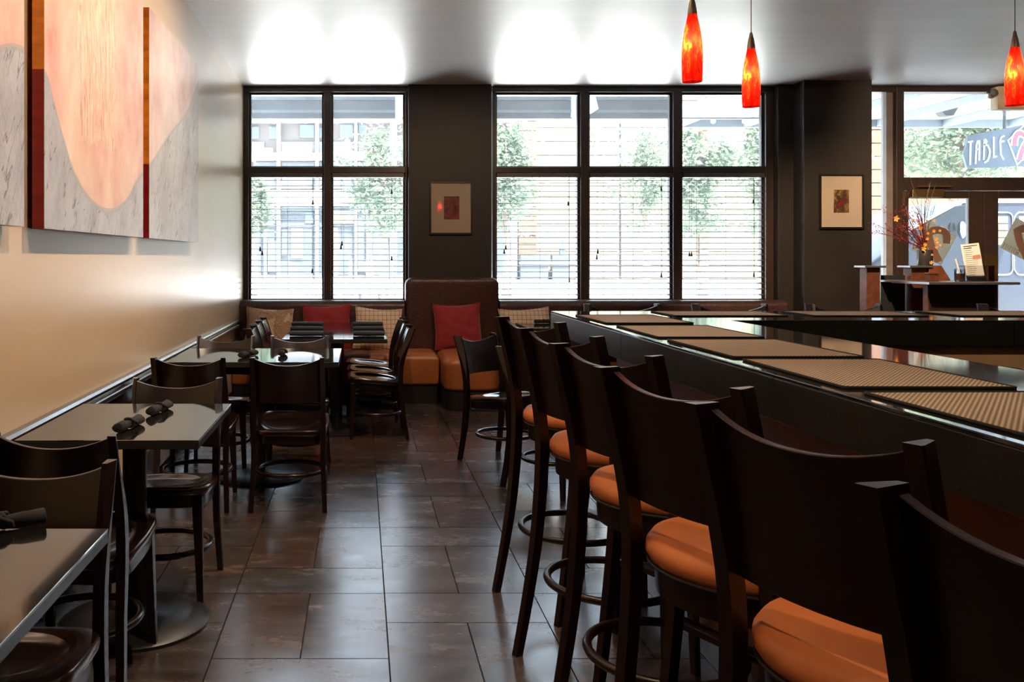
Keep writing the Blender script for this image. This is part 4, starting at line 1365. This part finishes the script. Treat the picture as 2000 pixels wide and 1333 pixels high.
# vase and branches
ZH = ZB_
vx, vy, vz = hx(1808), ZH + 0.01, hz(519) + 0.0005
t = thing('vase', 'charcoal cylindrical vase on the copper buttress', 'vase', (vx, vy, vz))
B().lathe([(0.054, 0.0), (0.056, 0.004), (0.056, 0.122), (0.053, 0.125), (0.050, 0.122), (0.050, 0.02), (0.01, 0.015)], 32).obj('body', M['vase'], t, angle=45)
t = thing('branch_arrangement', 'burgundy branches with amber blossoms in the charcoal vase', 'flower arrangement', (vx, vy, vz + 0.02))
rnd = random.Random(21)
tips = []
for i in range(34):
    red = i % 3 != 0
    ang = rnd.uniform(0, 2 * math.pi)
    if red:
        dx = rnd.uniform(-0.34, 0.02); top = rnd.uniform(0.28, 0.56)
        if i % 5 == 0: dx = rnd.uniform(-0.46, -0.2); top = rnd.uniform(0.18, 0.42)
    else:
        dx = rnd.uniform(-0.14, 0.12); top = rnd.uniform(0.40, 0.74)
    dy = rnd.uniform(-0.12, 0.12)
    base_ = Vector((0.03 * math.cos(ang), 0.03 * math.sin(ang), 0.0))
    rim = Vector((0.034 * math.cos(ang) * 0.5 + dx * 0.05, 0.034 * math.sin(ang) * 0.5, 0.11))
    tip = Vector((dx, dy, top))
    mid = rim.lerp(tip, 0.55) + Vector((rnd.uniform(-0.03, 0.03), rnd.uniform(-0.02, 0.02), rnd.uniform(0.0, 0.05)))
    pts = smooth_pts([base_, rim, mid, tip], 4)
    mat = M['twig_red'] if red else M['twig_green']
    b = B().tube(pts, [lerp(0.0036, 0.0012, k / (len(pts) - 1)) for k in range(len(pts))], 5)
    for q in range(3):
        p0 = pts[rnd.randrange(5, len(pts) - 1)]
        b.tube([p0, p0 + Vector((rnd.uniform(-0.05, 0.05), rnd.uniform(-0.03, 0.03), rnd.uniform(0.01, 0.08)))], 0.0012, 4)
    br = b.obj('branch', mat, t, angle=60)
    tips.append((pts, red, br))
bb = B()
for pts, red, br in tips:
    if red:
        for p in pts[5:]:
            for q in range(2):
                o = Vector((rnd.uniform(-0.02, 0.02), rnd.uniform(-0.02, 0.02), rnd.uniform(-0.02, 0.03)))
                bb.ball(p + o, rnd.uniform(0.003, 0.006), 4)
bo = bb.obj('berries', M['berry'], t)
bo['kind'] = 'stuff'
def blossom(p, r, parent):
    b = B()
    for k in range(5):
        a = 2 * math.pi * k / 5 + rnd.uniform(-0.2, 0.2)
        d = Vector((math.cos(a), -0.35, math.sin(a)))
        s = Vector((-math.sin(a), 0, math.cos(a)))
        b.loft([[p - s * r * 0.12, p + s * r * 0.12, p + s * r * 0.12 + Vector((0, -0.002, 0)), p - s * r * 0.12 + Vector((0, -0.002, 0))],
                [p + d * r * 0.6 - s * r * 0.36, p + d * r * 0.6 + s * r * 0.36, p + d * r * 0.6 + s * r * 0.36 + Vector((0, -0.002, 0)), p + d * r * 0.6 - s * r * 0.36 + Vector((0, -0.002, 0))],
                [p + d * r - s * r * 0.15, p + d * r + s * r * 0.15, p + d * r + s * r * 0.15 + Vector((0, -0.002, 0)), p + d * r - s * r * 0.15 + Vector((0, -0.002, 0))]])
    b.ball(p + Vector((0, -0.004, 0)), r * 0.2, 4)
    return b.obj('blossom', M['petal'], parent)
for u, v, r in ((1744, 428, 0.030), (1791, 446, 0.026), (1789, 438, 0.018), (1804, 467, 0.018), (1800, 478, 0.020), (1797, 486, 0.026), (1817, 452, 0.018), (1821, 467, 0.022), (1823, 473, 0.018), (1822, 483, 0.018), (1829, 479, 0.016), (1829, 451, 0.014), (1817, 431, 0.016), (1806, 456, 0.014), (1778, 431, 0.016), (1808, 513, 0.020), (1810, 498, 0.012)):
    blossom(Vector((hx(u) - vx, -0.075 if v > 488 else -0.05, hz(v) - vz - 0.02)), r * 0.8, t)

# ------------------------------------------------------------------ ceiling downlights (out of the picture)
def downlight(x, y, aim, energy, label, size=70, blend=0.5, col=(1.0, 0.70, 0.42)):
    t = thing('recessed_downlight', label, 'ceiling light', (x, y, ZC), 0, 'recessed ceiling downlights')
    B().lathe([(0.075, -0.001), (0.075, -0.008), (0.058, -0.012), (0.052, -0.004)], 28, cap=False).obj('trim_ring', M['beige_plastic'], t)
    B().lathe([(0.0, -0.003), (0.050, -0.003)], 24, cap=False).obj('lens', M['can_lens'], t)
    ld = bpy.data.lights.new('downlight_beam', 'SPOT')
    ld.energy = energy
    ld.color = col
    ld.spot_size = math.radians(size)
    ld.spot_blend = blend
    ld.shadow_soft_size = 0.04
    lo = link(bpy.data.objects.new('lamp_beam', ld), t)
    lo.location = (0, 0, -0.03)
    d = Vector(aim) - Vector((x, y, ZC - 0.03))
    lo.rotation_euler = d.to_track_quat('-Z', 'Y').to_euler()
for k, (y, e) in enumerate(((2.3, 20), (3.9, 23), (5.4, 21))):
    downlight(0.10, y, (-1.2, y + 0.1, 1.65), e, ['recessed ceiling spot washing the left painting panel', 'recessed ceiling spot washing the middle painting panel', 'recessed ceiling spot washing the right painting panel'][k], 125, 1.0, (1.0, 0.78, 0.55))
for k, (x, y, ax, ay, e) in enumerate(((0.2, 0.4, 0.75, 1.2, 14), (0.2, 2.0, 0.8, 2.5, 14), (0.2, 3.6, 0.8, 3.8, 12), (-0.1, 5.9, 0.1, 7.6, 14), (1.1, 6.1, 0.9, 9.2, 17), (3.4, 5.9, 4.8, 8.2, 100), (3.0, 2.2, 3.0, 3.9, 22), (5.4, 5.9, 6.6, 9.5, 34))):
    downlight(x, y, (ax, ay, (0.4, 0.4, 0.4, 0.4, 1.3, 1.1, 0.9, 2.5)[k]), e, ['recessed ceiling spot over the nearest bar stools', 'recessed ceiling spot over the middle bar stools', 'recessed ceiling spot over the farther bar stools', 'recessed ceiling spot aimed at the bench table',
                                       'recessed ceiling spot aimed at the tall bench back', 'recessed ceiling spot aimed at the host desk', 'added ceiling spot brightening the inner bar panel', 'added ceiling spot brightening the door head and emergency light'][k], 64, 0.6)  # last two spots added to brighten the inner bar panel and emergency light

# ------------------------------------------------------------------ outside
ZF = 38.0
def fx(u): return X(u, ZF)
def fz(v): return HT(v, ZF)
GR = fz(548)
struct(B().prism([(9.80, -0.30), (60.0, -0.30), (60.0, GR), (ZF - 4, GR), (13.0, -0.02), (9.80, 0.0)], 'x', -30, 60).obj('ground', M['asphalt'], smooth=False))
struct(bx('sidewalk', (-30, 60, 9.82, 12.9, -0.06, 0.012), M['sidewalk'], None, 0.004))
struct(bx('far_sidewalk', (-30, 60, ZF - 4.0, ZF + 1, GR - 0.02, GR + 0.03), M['sidewalk'], None, 0.004))

# white corner building across the street
bd = thing('storefront_building', 'white storefront building across the street behind the two-light window', 'building', (fx(700), ZF, GR))
def fb(name, u0, u1, v0, v1, mat, y0=0.0, y1=0.3, parent=None, bev=0.0):
    return B().box(fx(u0) - fx(700), fx(u1) - fx(700), y0, y1, fz(v1) - GR, fz(v0) - GR).obj(name, mat, parent or bd, bev, smooth=False)
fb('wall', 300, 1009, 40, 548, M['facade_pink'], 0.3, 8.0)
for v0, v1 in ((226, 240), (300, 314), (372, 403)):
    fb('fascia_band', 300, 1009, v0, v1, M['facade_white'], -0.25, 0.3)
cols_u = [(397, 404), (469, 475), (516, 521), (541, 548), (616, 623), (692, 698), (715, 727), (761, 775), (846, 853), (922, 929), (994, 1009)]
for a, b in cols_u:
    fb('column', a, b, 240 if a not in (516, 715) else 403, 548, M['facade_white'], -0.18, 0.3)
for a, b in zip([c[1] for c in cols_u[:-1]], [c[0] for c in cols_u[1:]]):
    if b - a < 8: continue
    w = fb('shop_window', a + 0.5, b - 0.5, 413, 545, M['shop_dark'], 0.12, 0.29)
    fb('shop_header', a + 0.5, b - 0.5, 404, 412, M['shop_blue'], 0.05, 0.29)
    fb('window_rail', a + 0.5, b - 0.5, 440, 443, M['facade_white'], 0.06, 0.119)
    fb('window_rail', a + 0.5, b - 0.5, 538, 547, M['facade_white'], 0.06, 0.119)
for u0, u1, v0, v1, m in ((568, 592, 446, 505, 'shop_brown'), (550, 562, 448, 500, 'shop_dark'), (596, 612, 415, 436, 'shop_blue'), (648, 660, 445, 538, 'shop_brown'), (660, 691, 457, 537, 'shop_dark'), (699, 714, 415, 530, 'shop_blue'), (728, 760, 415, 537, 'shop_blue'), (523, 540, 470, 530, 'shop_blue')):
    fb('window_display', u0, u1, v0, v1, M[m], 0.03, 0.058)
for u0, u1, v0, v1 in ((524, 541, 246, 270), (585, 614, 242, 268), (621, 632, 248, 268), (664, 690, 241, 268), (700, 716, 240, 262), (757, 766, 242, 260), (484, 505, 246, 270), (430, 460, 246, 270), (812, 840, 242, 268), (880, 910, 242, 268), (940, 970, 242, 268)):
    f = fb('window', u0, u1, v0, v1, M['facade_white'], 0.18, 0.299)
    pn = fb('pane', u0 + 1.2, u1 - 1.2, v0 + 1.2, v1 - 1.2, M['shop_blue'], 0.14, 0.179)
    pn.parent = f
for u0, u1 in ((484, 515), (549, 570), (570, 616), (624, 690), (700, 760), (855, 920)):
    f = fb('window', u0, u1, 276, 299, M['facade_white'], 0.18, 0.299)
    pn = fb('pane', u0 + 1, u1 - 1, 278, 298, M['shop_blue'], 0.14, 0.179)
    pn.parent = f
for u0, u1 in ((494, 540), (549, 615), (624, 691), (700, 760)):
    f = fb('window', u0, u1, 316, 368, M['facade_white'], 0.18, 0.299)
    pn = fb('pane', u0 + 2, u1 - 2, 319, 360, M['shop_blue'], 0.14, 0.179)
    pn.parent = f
# gold lettering board (only strokes can be made out)
sb = fb('sign_panel', 646, 691, 412, 437, M['facade_white'], -0.02, 0.05)
b = B()
def lp(u, v): return (fx(u) - fx(700), fz(v) - GR)
for st in ([(648, 416), (651, 422), (654, 417), (657, 422), (660, 415)], [(647, 425), (652, 432), (656, 424)], [(647, 433), (652, 425), (657, 433)], [(659, 424), (659, 432), (663, 432), (663, 424)],
           [(668, 424), (666, 428), (668, 433), (672, 433), (674, 428), (672, 424), (668, 424)], [(678, 424), (678, 433)], [(689, 424), (685, 426), (685, 431), (689, 433)]):
    add_ribbon(b, [lp(*p) for p in st], 0.05, -0.05, -0.021)
b.obj('lettering', M['gold_letter'], sb, smooth=False)

# cream sided building
cb = thing('cream_building', 'cream panelled building with orange brick piers behind the three-light window', 'building', (fx(1300), ZF, GR))
def cbx(name, u0, u1, v0, v1, mat, y0, y1, bev=0.0):
    return B().box(fx(u0) - fx(1300), fx(u1) - fx(1300), y0, y1, fz(v1) - GR, fz(v0) - GR).obj(name, mat, cb, bev, smooth=False)
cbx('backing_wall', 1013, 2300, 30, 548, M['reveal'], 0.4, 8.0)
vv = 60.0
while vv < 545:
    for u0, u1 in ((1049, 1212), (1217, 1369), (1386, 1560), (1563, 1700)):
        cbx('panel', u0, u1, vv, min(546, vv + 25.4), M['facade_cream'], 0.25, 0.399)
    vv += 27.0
for u0, u1 in ((1013, 1048), (1370, 1385)):
    v = 200.0
    while v < 500:
        cbx('brick_course', u0, u1, v, v + 17.3, M['brick'], 0.0, 0.39)
        v += 18.6
    cbx('stone_band', u0 - 1, u1 + 1, 455, 459, M['brick_cap'], -0.06, -0.001)
v = 150.0
while v < 545:
    cbx('brick_course', 1703, 2300, v, v + 24, M['brick'], 0.1, 0.39)
    v += 26
for u0, u1, v0, v1 in ((1013, 1066, 499, 511), (1074, 1108, 499, 511), (1013, 1066, 517, 546), (1074, 1108, 517, 546)):
    cbx('storefront_base', u0, u1, v0, v1, M['shop_dark'], -0.5, -0.1)
cbx('ledge', 1012, 1110, 511.5, 516.5, M['facade_white'], -0.6, -0.05)
lt = thing('wall_lantern', 'small dark lantern above the storefront base across the street', 'lantern', (fx(1095), ZF - 0.35, fz(499) + 0.001))
B().lathe([(0.16, 0.0), (0.13, 0.25), (0.24, 0.27), (0.04, 0.42), (0.02, 0.5)], 10).obj('body', M['shop_blue'], lt)
B().lathe([(0.05, 0.5), (0.03, 0.62), (0.005, 0.7)], 8).obj('finial', M['shop_dark'], lt)

# trees
def tree(u, v, ru, rv, Zt, label, n=1500, seed=1, leaf=0.085):
    xg = X(u, Zt)
    zg = -0.02 if Zt < 13 else lerp(-0.02, GR, min(1, (Zt - 13) / (ZF - 4 - 13)))
    t = thing('street_tree', label, 'tree', (xg, Zt, zg), 0, 'street trees outside the windows')
    r = random.Random(seed)
    zc = HT(v, Zt) - zg
    rx, rz_ = ru * Zt / F, rv * Zt / F
    trunk = [(0, 0, 0), (0.05, 0.03, zc * 0.4), (-0.04, 0, zc * 0.8), (0.03, 0, zc + rz_ * 0.5)]
    tp = smooth_pts(trunk, 4)
    b = B().tube(tp, [lerp(0.14, 0.03, k / (len(tp) - 1)) for k in range(len(tp))], 8)
    for k in range(7):
        p0 = tp[r.randrange(6, len(tp) - 1)]
        b.tube([p0, p0 + Vector((r.uniform(-1, 1) * rx * 0.4, r.uniform(-1, 1) * rx * 0.3, rz_ * 0.3)), p0 + Vector((r.uniform(-1, 1) * rx * 0.8, r.uniform(-1, 1) * rx * 0.6, rz_ * r.uniform(0.3, 0.7)))], [0.05, 0.03, 0.015], 6)
    b.obj('trunk', M['bark'], t)
    verts, faces = [], []
    clumps = [(r.gauss(0, 0.42), r.gauss(0, 0.40), r.gauss(0, 0.45)) for _ in range(34)]
    for i in range(int(n * 1.9)):
        c = clumps[r.randrange(len(clumps))]
        p = Vector(((c[0] + r.gauss(0, 0.17)) * rx, (c[1] + r.gauss(0, 0.17)) * rx, zc + (c[2] + r.gauss(0, 0.15)) * rz_))
        if p.z < 1.7: continue
        a = Vector((r.uniform(-1, 1), r.uniform(-1, 1), r.uniform(-0.6, 0.6))).normalized()
        d = a.cross(Vector((r.uniform(-1, 1), r.uniform(-1, 1), r.uniform(-1, 1)))).normalized()
        s = leaf * r.uniform(0.6, 1.25)
        k = len(verts)
        nrm = a.cross(d) * s * 0.18
        verts += [p - a * s, p - d * s * 0.45 + nrm, p + a * s, p + d * s * 0.45 + nrm]
        faces += [(k, k + 1, k + 2), (k, k + 2, k + 3)]
    me = bpy.data.meshes.new('foliage')
    me.from_pydata([tuple(q) for q in verts], [], faces)
    me.materials.append(M['leaf'])
    fo = link(bpy.data.objects.new('foliage', me), t)
    fo['kind'] = 'stuff'
tree(748, 350, 62, 118, 24, 'green street tree seen through the right light of two-light window', 2600, 2)
tree(492, 400, 34, 85, 24, 'green street tree at left edge of the two-light window', 1000, 3)
tree(988, 350, 58, 135, 24, 'green street tree just right of the pillar with crimson print', 2900, 4)
tree(1262, 350, 62, 125, 30, 'green street tree in the middle of the three-light window', 2300, 5)
tree(1372, 330, 60, 125, 22, 'green street tree in right light of the three-light window', 2300, 6)
tree(1485, 330, 56, 130, 27, 'green street tree beside the grey pier in the three-light window', 2200, 7)
tree(1880, 285, 150, 95, 22, 'broad pale street tree above the entrance doors', 4200, 8)

# awning beam, globes and entrance canopy
ZA = 11.3
aw = thing('awning_beam', 'slate grey awning band across the top of the windows outside', 'awning', (X(700, ZA), ZA, HT(232, ZA)))
def ab(name, u0, u1, v0, v1, y0, y1, mat):
    return B().box(X(u0, ZA) - X(700, ZA), X(u1, ZA) - X(700, ZA), y0, y1, HT(v1, ZA) - HT(232, ZA), HT(v0, ZA) - HT(232, ZA)).obj(name, mat, aw, 0.004)
ab('upper_band', 380, 1320, 189, 196, -0.02, 0.25, M['awning_light'])
ab('main_band', 380, 1320, 196.2, 214.5, 0.0, 0.25, M['awning'])
ab('stripe', 380, 1320, 214.7, 221, -0.02, 0.25, M['awning_light'])
ab('lower_band', 380, 1320, 221.2, 230, 0.0, 0.25, M['awning'])
for u in (775, 1118):
    B().prism([(-0.06, 0.0), (1.15, 0.0), (1.15, 0.30), (0.3, 0.42)], 'x', X(u, ZA) - X(700, ZA) - 0.02, X(u, ZA) - X(700, ZA) + 0.05).obj('gusset', M['canopy'], aw, 0.003, matrix=Matrix.Translation((0, -1.0, -0.05)))
B().tube([(X(380, ZA) - X(700, ZA), -0.05, 0.0), (X(1500, ZA) - X(700, ZA), -0.05, 0.0)], 0.008, 6).obj('light_rail', M['awning'], aw)
k = 0
for u in range(414, 1500, 61):
    g = tag(B().ball((X(u, ZA), ZA - 0.05, HT(238, ZA)), 0.032, 10).obj('globe_bulb', M['globe'], None, angle=80), 'small white globe bulb hanging below the awning band outside', 'bulb', 'string of globe bulbs')
    k += 1
cn = thing('entrance_canopy', 'pale ribbed canopy projecting over the entrance outside', 'canopy', (4.3, 11.1, 3.25))
B().box(0, 5.5, -1.25, 1.35, 0.0, 0.12).obj('deck', M['canopy'], cn, 0.01)
for xx in (0.0, 0.9, 1.8, 2.7, 3.6, 4.5):
    B().box(xx, xx + 0.09, -1.25, 1.35, -0.09, -0.001).obj('rib', M['canopy_rib'], cn, 0.004)
B().box(-0.02, 5.5, 1.352, 1.42, -0.10, 0.22).obj('front_edge', M['canopy_rib'], cn, 0.006)
B().prism([(X(1828, 11.4) - 4.3, -0.002), (X(1868, 11.4) - 4.3, -0.002), (X(1858, 11.4) - 4.3, -0.11), (X(1842, 11.4) - 4.3, -0.11)], 'y', 0.25, 0.40).obj('downspout', M['awning'], cn, 0.004)

# hanging TABLE 7 sign
ZS = 11.2
def sp(x, y): return X(1870 + x / 12.115, ZS), HT(230 + y / 12.115, ZS)
S0 = sp(1500, 600)
sg = thing('hanging_sign', 'slate hanging sign lettered TABLE with a red numeral 7 in a diamond', 'sign', (S0[0], ZS, S0[1]))
def sl(x, y):
    a = sp(x, y); return (a[0] - S0[0], a[1] - S0[1])
B().prism([sl(*p) for p in ((220, 430), (210, 590), (120, 880), (210, 1190), (720, 1190), (1400, 1150), (2300, 1190), (2800, 1190), (2880, 880), (2790, 590), (2780, 430), (1560, 170))], 'y', -0.015, 0.015).obj('board', M['sign_board'], sg, smooth=False)
lets = B()
tw = 3.3 * ZS / F
def strokes(bld, sts, w, y0, y1):
    for st in sts:
        add_ribbon(bld, [sl(*p) for p in st], w, y0, y1)
strokes(lets, [[(285, 580), (275, 1120)], [(225, 585), (345, 565)],
               [(400, 1100), (425, 640), (455, 560), (490, 545), (495, 640), (485, 1020)], [(415, 760), (490, 745)],
               [(610, 540), (595, 1005)], [(590, 545), (640, 520), (665, 560), (650, 620), (600, 650)], [(600, 640), (690, 660), (740, 780), (735, 900), (690, 1020), (610, 1075)],
               [(830, 460), (835, 945)], [(810, 945), (910, 920)],
               [(1085, 430), (1010, 470), (985, 560), (1000, 880), (1065, 1000)], [(985, 575), (1085, 560)]], tw, -0.022, -0.0155)
lets.obj('lettering', M['sign_white'], sg, smooth=False)
dia = [(1150, 540), (1375, 1150), (1900, 620), (1680, 40)]
B().prism([sl(*p) for p in dia], 'y', -0.0225, -0.0156).obj('diamond_border', M['sign_white'], sg, smooth=False)
cxm = sum(p[0] for p in dia) / 4; cym = sum(p[1] for p in dia) / 4
B().prism([sl(cxm + (p[0] - cxm) * 0.89, cym + (p[1] - cym) * 0.89) for p in dia], 'y', -0.026, -0.0226).obj('diamond_field', M['sign_board'], sg, smooth=False)
seven = [[(1310, 670), (1330, 480), (1410, 370), (1500, 400), (1600, 450), (1690, 430)], [(1690, 430), (1560, 640), (1470, 840), (1430, 1010)]]
for wd, mat, y0, nm in ((14, M['sign_white'], -0.030, 'numeral_outline'), (8.0, M['sign_red'], -0.034, 'numeral')):
    b = B()
    for st in seven:
        pts = [Vector(p) for p in st]
        pts = [(q.x, q.y) for q in smooth_pts(pts, 5)]
        add_ribbon(b, [sl(*p) for p in pts], wd * ZS / F, y0, y0 + 0.0035)
    b.obj(nm, mat, sg, smooth=False)
B().tube([(sl(1110, 220)[0], 0, sl(1110, 260)[1]), (sl(1110, 220)[0], 0, 3.245 - S0[1])], 0.018, 8).obj('hanger', M['awning'], sg)
B().tube([(sl(1900, 220)[0], 0, sl(1900, 260)[1]), (sl(1900, 220)[0], 0, 3.245 - S0[1])], 0.018, 8).obj('hanger', M['awning'], sg)

# dark van parked outside the doors
ZV = 13.4
vn = thing('parked_van', 'dark blue van with chrome-ringed windows parked outside the doors', 'van', (X(2000, ZV), ZV, 0.0))
v0x = X(2000, ZV)
def vp(u, v): return (X(u, ZV) - v0x, HT(v, ZV))
prof_ = [vp(1672, 640), vp(1676, 560), vp(1690, 522), vp(1730, 492), vp(1778, 452), vp(1822, 422), vp(1866, 398), vp(1900, 390), vp(1960, 388), vp(2400, 388), vp(2440, 395), vp(2440, 640)]
prof_ = [(a, max(b, 0.32)) for a, b in prof_]
B().prism(prof_, 'y', 0.0, 1.95).obj('body', M['van'], vn, 0.05, 3, angle=40)
ws = [vp(1785, 452), vp(1868, 403), vp(1884, 403), vp(1884, 452)]
B().prism(ws, 'y', -0.008, -0.001).obj('cab_window', M['van_glass'], vn, smooth=False)
add = B()
add.tube([(*vp(1776, 448)[:1], -0.01, vp(1776, 448)[1]), (vp(1866, 399)[0], -0.01, vp(1866, 399)[1])], 0.022, 8)
add.obj('windscreen_trim', M['chrome'], vn)
B().tube([(vp(1880, 395)[0], -0.015, vp(1880, 395)[1]), (vp(2440, 395)[0], -0.015, vp(2440, 395)[1])], 0.016, 8).obj('roof_gutter', M['chrome'], vn)
for u0, u1 in ((1893, 1977), (1981, 2068), (2074, 2160)):
    a, z1_ = vp(u0, 415); c, z0_ = vp(u1, 537)
    R_ = 0.085
    pts = []
    for cx_, cz_, a0 in ((c - R_, z1_ - R_, 0), (a + R_, z1_ - R_, 90), (a + R_, z0_ + R_, 180), (c - R_, z0_ + R_, 270)):
        for k in range(6):
            q = math.radians(a0 + 18 * k)
            pts.append((cx_ + R_ * math.cos(q), -0.012, cz_ + R_ * math.sin(q)))
    B().tube(pts, 0.014, 6, closed=True).obj('window_trim', M['chrome'], vn, angle=60)
    gz = lerp(z0_, z1_, 0.48)
    B().box(a + 0.07, c - 0.07, -0.006, -0.001, gz, z1_ - 0.06).obj('side_window', M['yellow_lit'], vn, smooth=False)
    for k in range(1, 4):
        zz = lerp(gz, z1_ - 0.06, k / 4)
        B().box(a + 0.07, c - 0.07, -0.011, -0.0065, zz - 0.008, zz + 0.008).obj('window_bar', M['van'], vn, smooth=False)
for u in (1760, 2290):
    cx_ = X(u, ZV) - v0x
    for yy_ in (0.02, 1.73):
        wh = B().lathe([(0.30, 0.0), (0.36, 0.03), (0.36, 0.17), (0.30, 0.20)], 24).obj('wheel', M['rubber'], vn, matrix=Matrix.Translation((cx_, yy_ + 0.2 - 0.02, 0.36)) @ Matrix.Rotation(math.radians(90), 4, 'X'))
        B().lathe([(0.05, 0.0), (0.20, 0.005), (0.21, 0.03)], 18).obj('hubcap', M['chrome'], wh, matrix=Matrix.Translation((cx_, yy_ - 0.03, 0.36)) @ Matrix.Rotation(math.radians(-90), 4, 'X'))
B().ball((vp(1868, 470)[0], -0.12, vp(1868, 450)[1]), 0.1, 8, (0.05, 0.08, 0.13)).obj('side_mirror', M['chrome'], vn)

# white bollard on the far pavement
bo_ = thing('bollard', 'white bollard on the far pavement in front of the storefront door', 'bollard', (fx(686), ZF - 2.5, GR + 0.03))
B().lathe([(0.07, 0.0), (0.07, 0.86), (0.055, 0.90), (0.02, 0.92)], 14).obj('post', M['facade_white'], bo_)
B().lathe([(0.10, 0.0), (0.10, 0.03), (0.072, 0.05)], 14).obj('foot', M['reveal'], bo_)

# seated person on the pavement outside (only head and shoulders show over the bench)
Zp = 14.4
px0 = X(722, Zp)
zgp = lerp(-0.02, GR, (Zp - 13) / (ZF - 4 - 13))
st_ = thing('cafe_chair', 'metal cafe chair under the person outside, hidden below window sill', 'chair', (px0, Zp, zgp))
bx('seat', (-0.2, 0.2, -0.2, 0.2, 0.43, 0.45), M['steel_plate'], st_, 0.004)
bx('backrest', (-0.2, 0.2, 0.205, 0.225, 0.55, 0.80), M['steel_plate'], st_, 0.004)
for sx in (-1, 1):
    for sy in (-1, 1):
        B().tube([(sx * 0.18, sy * 0.18, 0.0), (sx * 0.18, sy * 0.18, 0.43)], 0.012, 6).obj('leg', M['steel_plate'], st_)
    B().tube([(sx * 0.17, 0.19, 0.45), (sx * 0.17, 0.215, 0.82)], 0.010, 6).obj('back_post', M['steel_plate'], st_)
sk = {'pelvis': ((0, 0.02, 0.53), 0.135), 'waist': ((0, 0.05, 0.70), 0.125), 'chest': ((0, 0.05, 0.90), 0.140), 'neckb': ((0, 0.03, 1.03), 0.062), 'neck': ((0, 0.02, 1.08), 0.052),
      'headl': ((0, 0.0, 1.15), 0.078), 'headh': ((0, 0.01, 1.24), 0.086), 'crown': ((0, 0.01, 1.29), 0.055)}
order = list(sk)
vts = [sk[k][0] for k in order]; rad = [sk[k][1] for k in order]
edg = [(i, i + 1) for i in range(len(order) - 1)]
def chain(start, pts):
    prev = start
    for p, r in pts:
        vts.append(p); rad.append(r); edg.append((prev, len(vts) - 1)); prev = len(vts) - 1
for s in (-1, 1):
    chain(2, [((s * 0.17, 0.05, 0.97), 0.062), ((s * 0.22, 0.03, 0.78), 0.045), ((s * 0.20, -0.18, 0.64), 0.036), ((s * 0.16, -0.28, 0.60), 0.030), ((s * 0.15, -0.34, 0.585), 0.018)])
    chain(0, [((s * 0.10, -0.02, 0.52), 0.085), ((s * 0.12, -0.36, 0.53), 0.062), ((s * 0.12, -0.38, 0.28), 0.048), ((s * 0.12, -0.36, 0.08), 0.036), ((s * 0.12, -0.46, 0.045), 0.034)])
me = bpy.data.meshes.new('person')
me.from_pydata(vts, edg, [])
po = link(bpy.data.objects.new('person', me))
tag(po, 'person in a pale top seated outside beyond the two-light window', 'person')
po.location = (px0, Zp, zgp)
sm = po.modifiers.new('skin', 'SKIN')
for i, r in enumerate(rad):
    me.skin_vertices[0].data[i].radius = (r, r)
me.skin_vertices[0].data[0].use_root = True
sd = po.modifiers.new('sub', 'SUBSURF'); sd.levels = 2; sd.render_levels = 2
def body_mat():
    n = NT('pale_top_and_skin')
    tc = n.n('ShaderNodeTexCoord'); sep = n.n('ShaderNodeSeparateXYZ'); n.l(tc.outputs['Object'], sep.inputs[0])
    c = n.mix(n.math('GREATER_THAN', sep.outputs[2], 1.06), (0.72, 0.68, 0.70), (0.62, 0.40, 0.31))
    c = n.mix(n.math('LESS_THAN', sep.outputs[2], 0.56), c, (0.25, 0.26, 0.30))
    n.base(c); n.set(rough=0.75)
    return n.m
me.materials.append(body_mat())
B().ball((0, 0.025, 1.245), 0.1, 10, (0.094, 0.096, 0.095)).obj('hair', M['hair'], po, angle=80)
for s in (-1, 1):
    B().ball((s * 0.032, -0.083, 1.205), 0.011, 6).obj('eye', M['ink'], po)
    B().ball((s * 0.085, 0.0, 1.195), 0.02, 6, (0.010, 0.018, 0.028)).obj('ear', M['skin'], po)
B().ball((0, -0.092, 1.175), 0.014, 6, (0.012, 0.016, 0.024)).obj('nose', M['skin'], po)
B().box(-0.022, 0.022, -0.084, -0.074, 1.138, 1.145).obj('mouth', M['decal_pink'], po, 0.002)
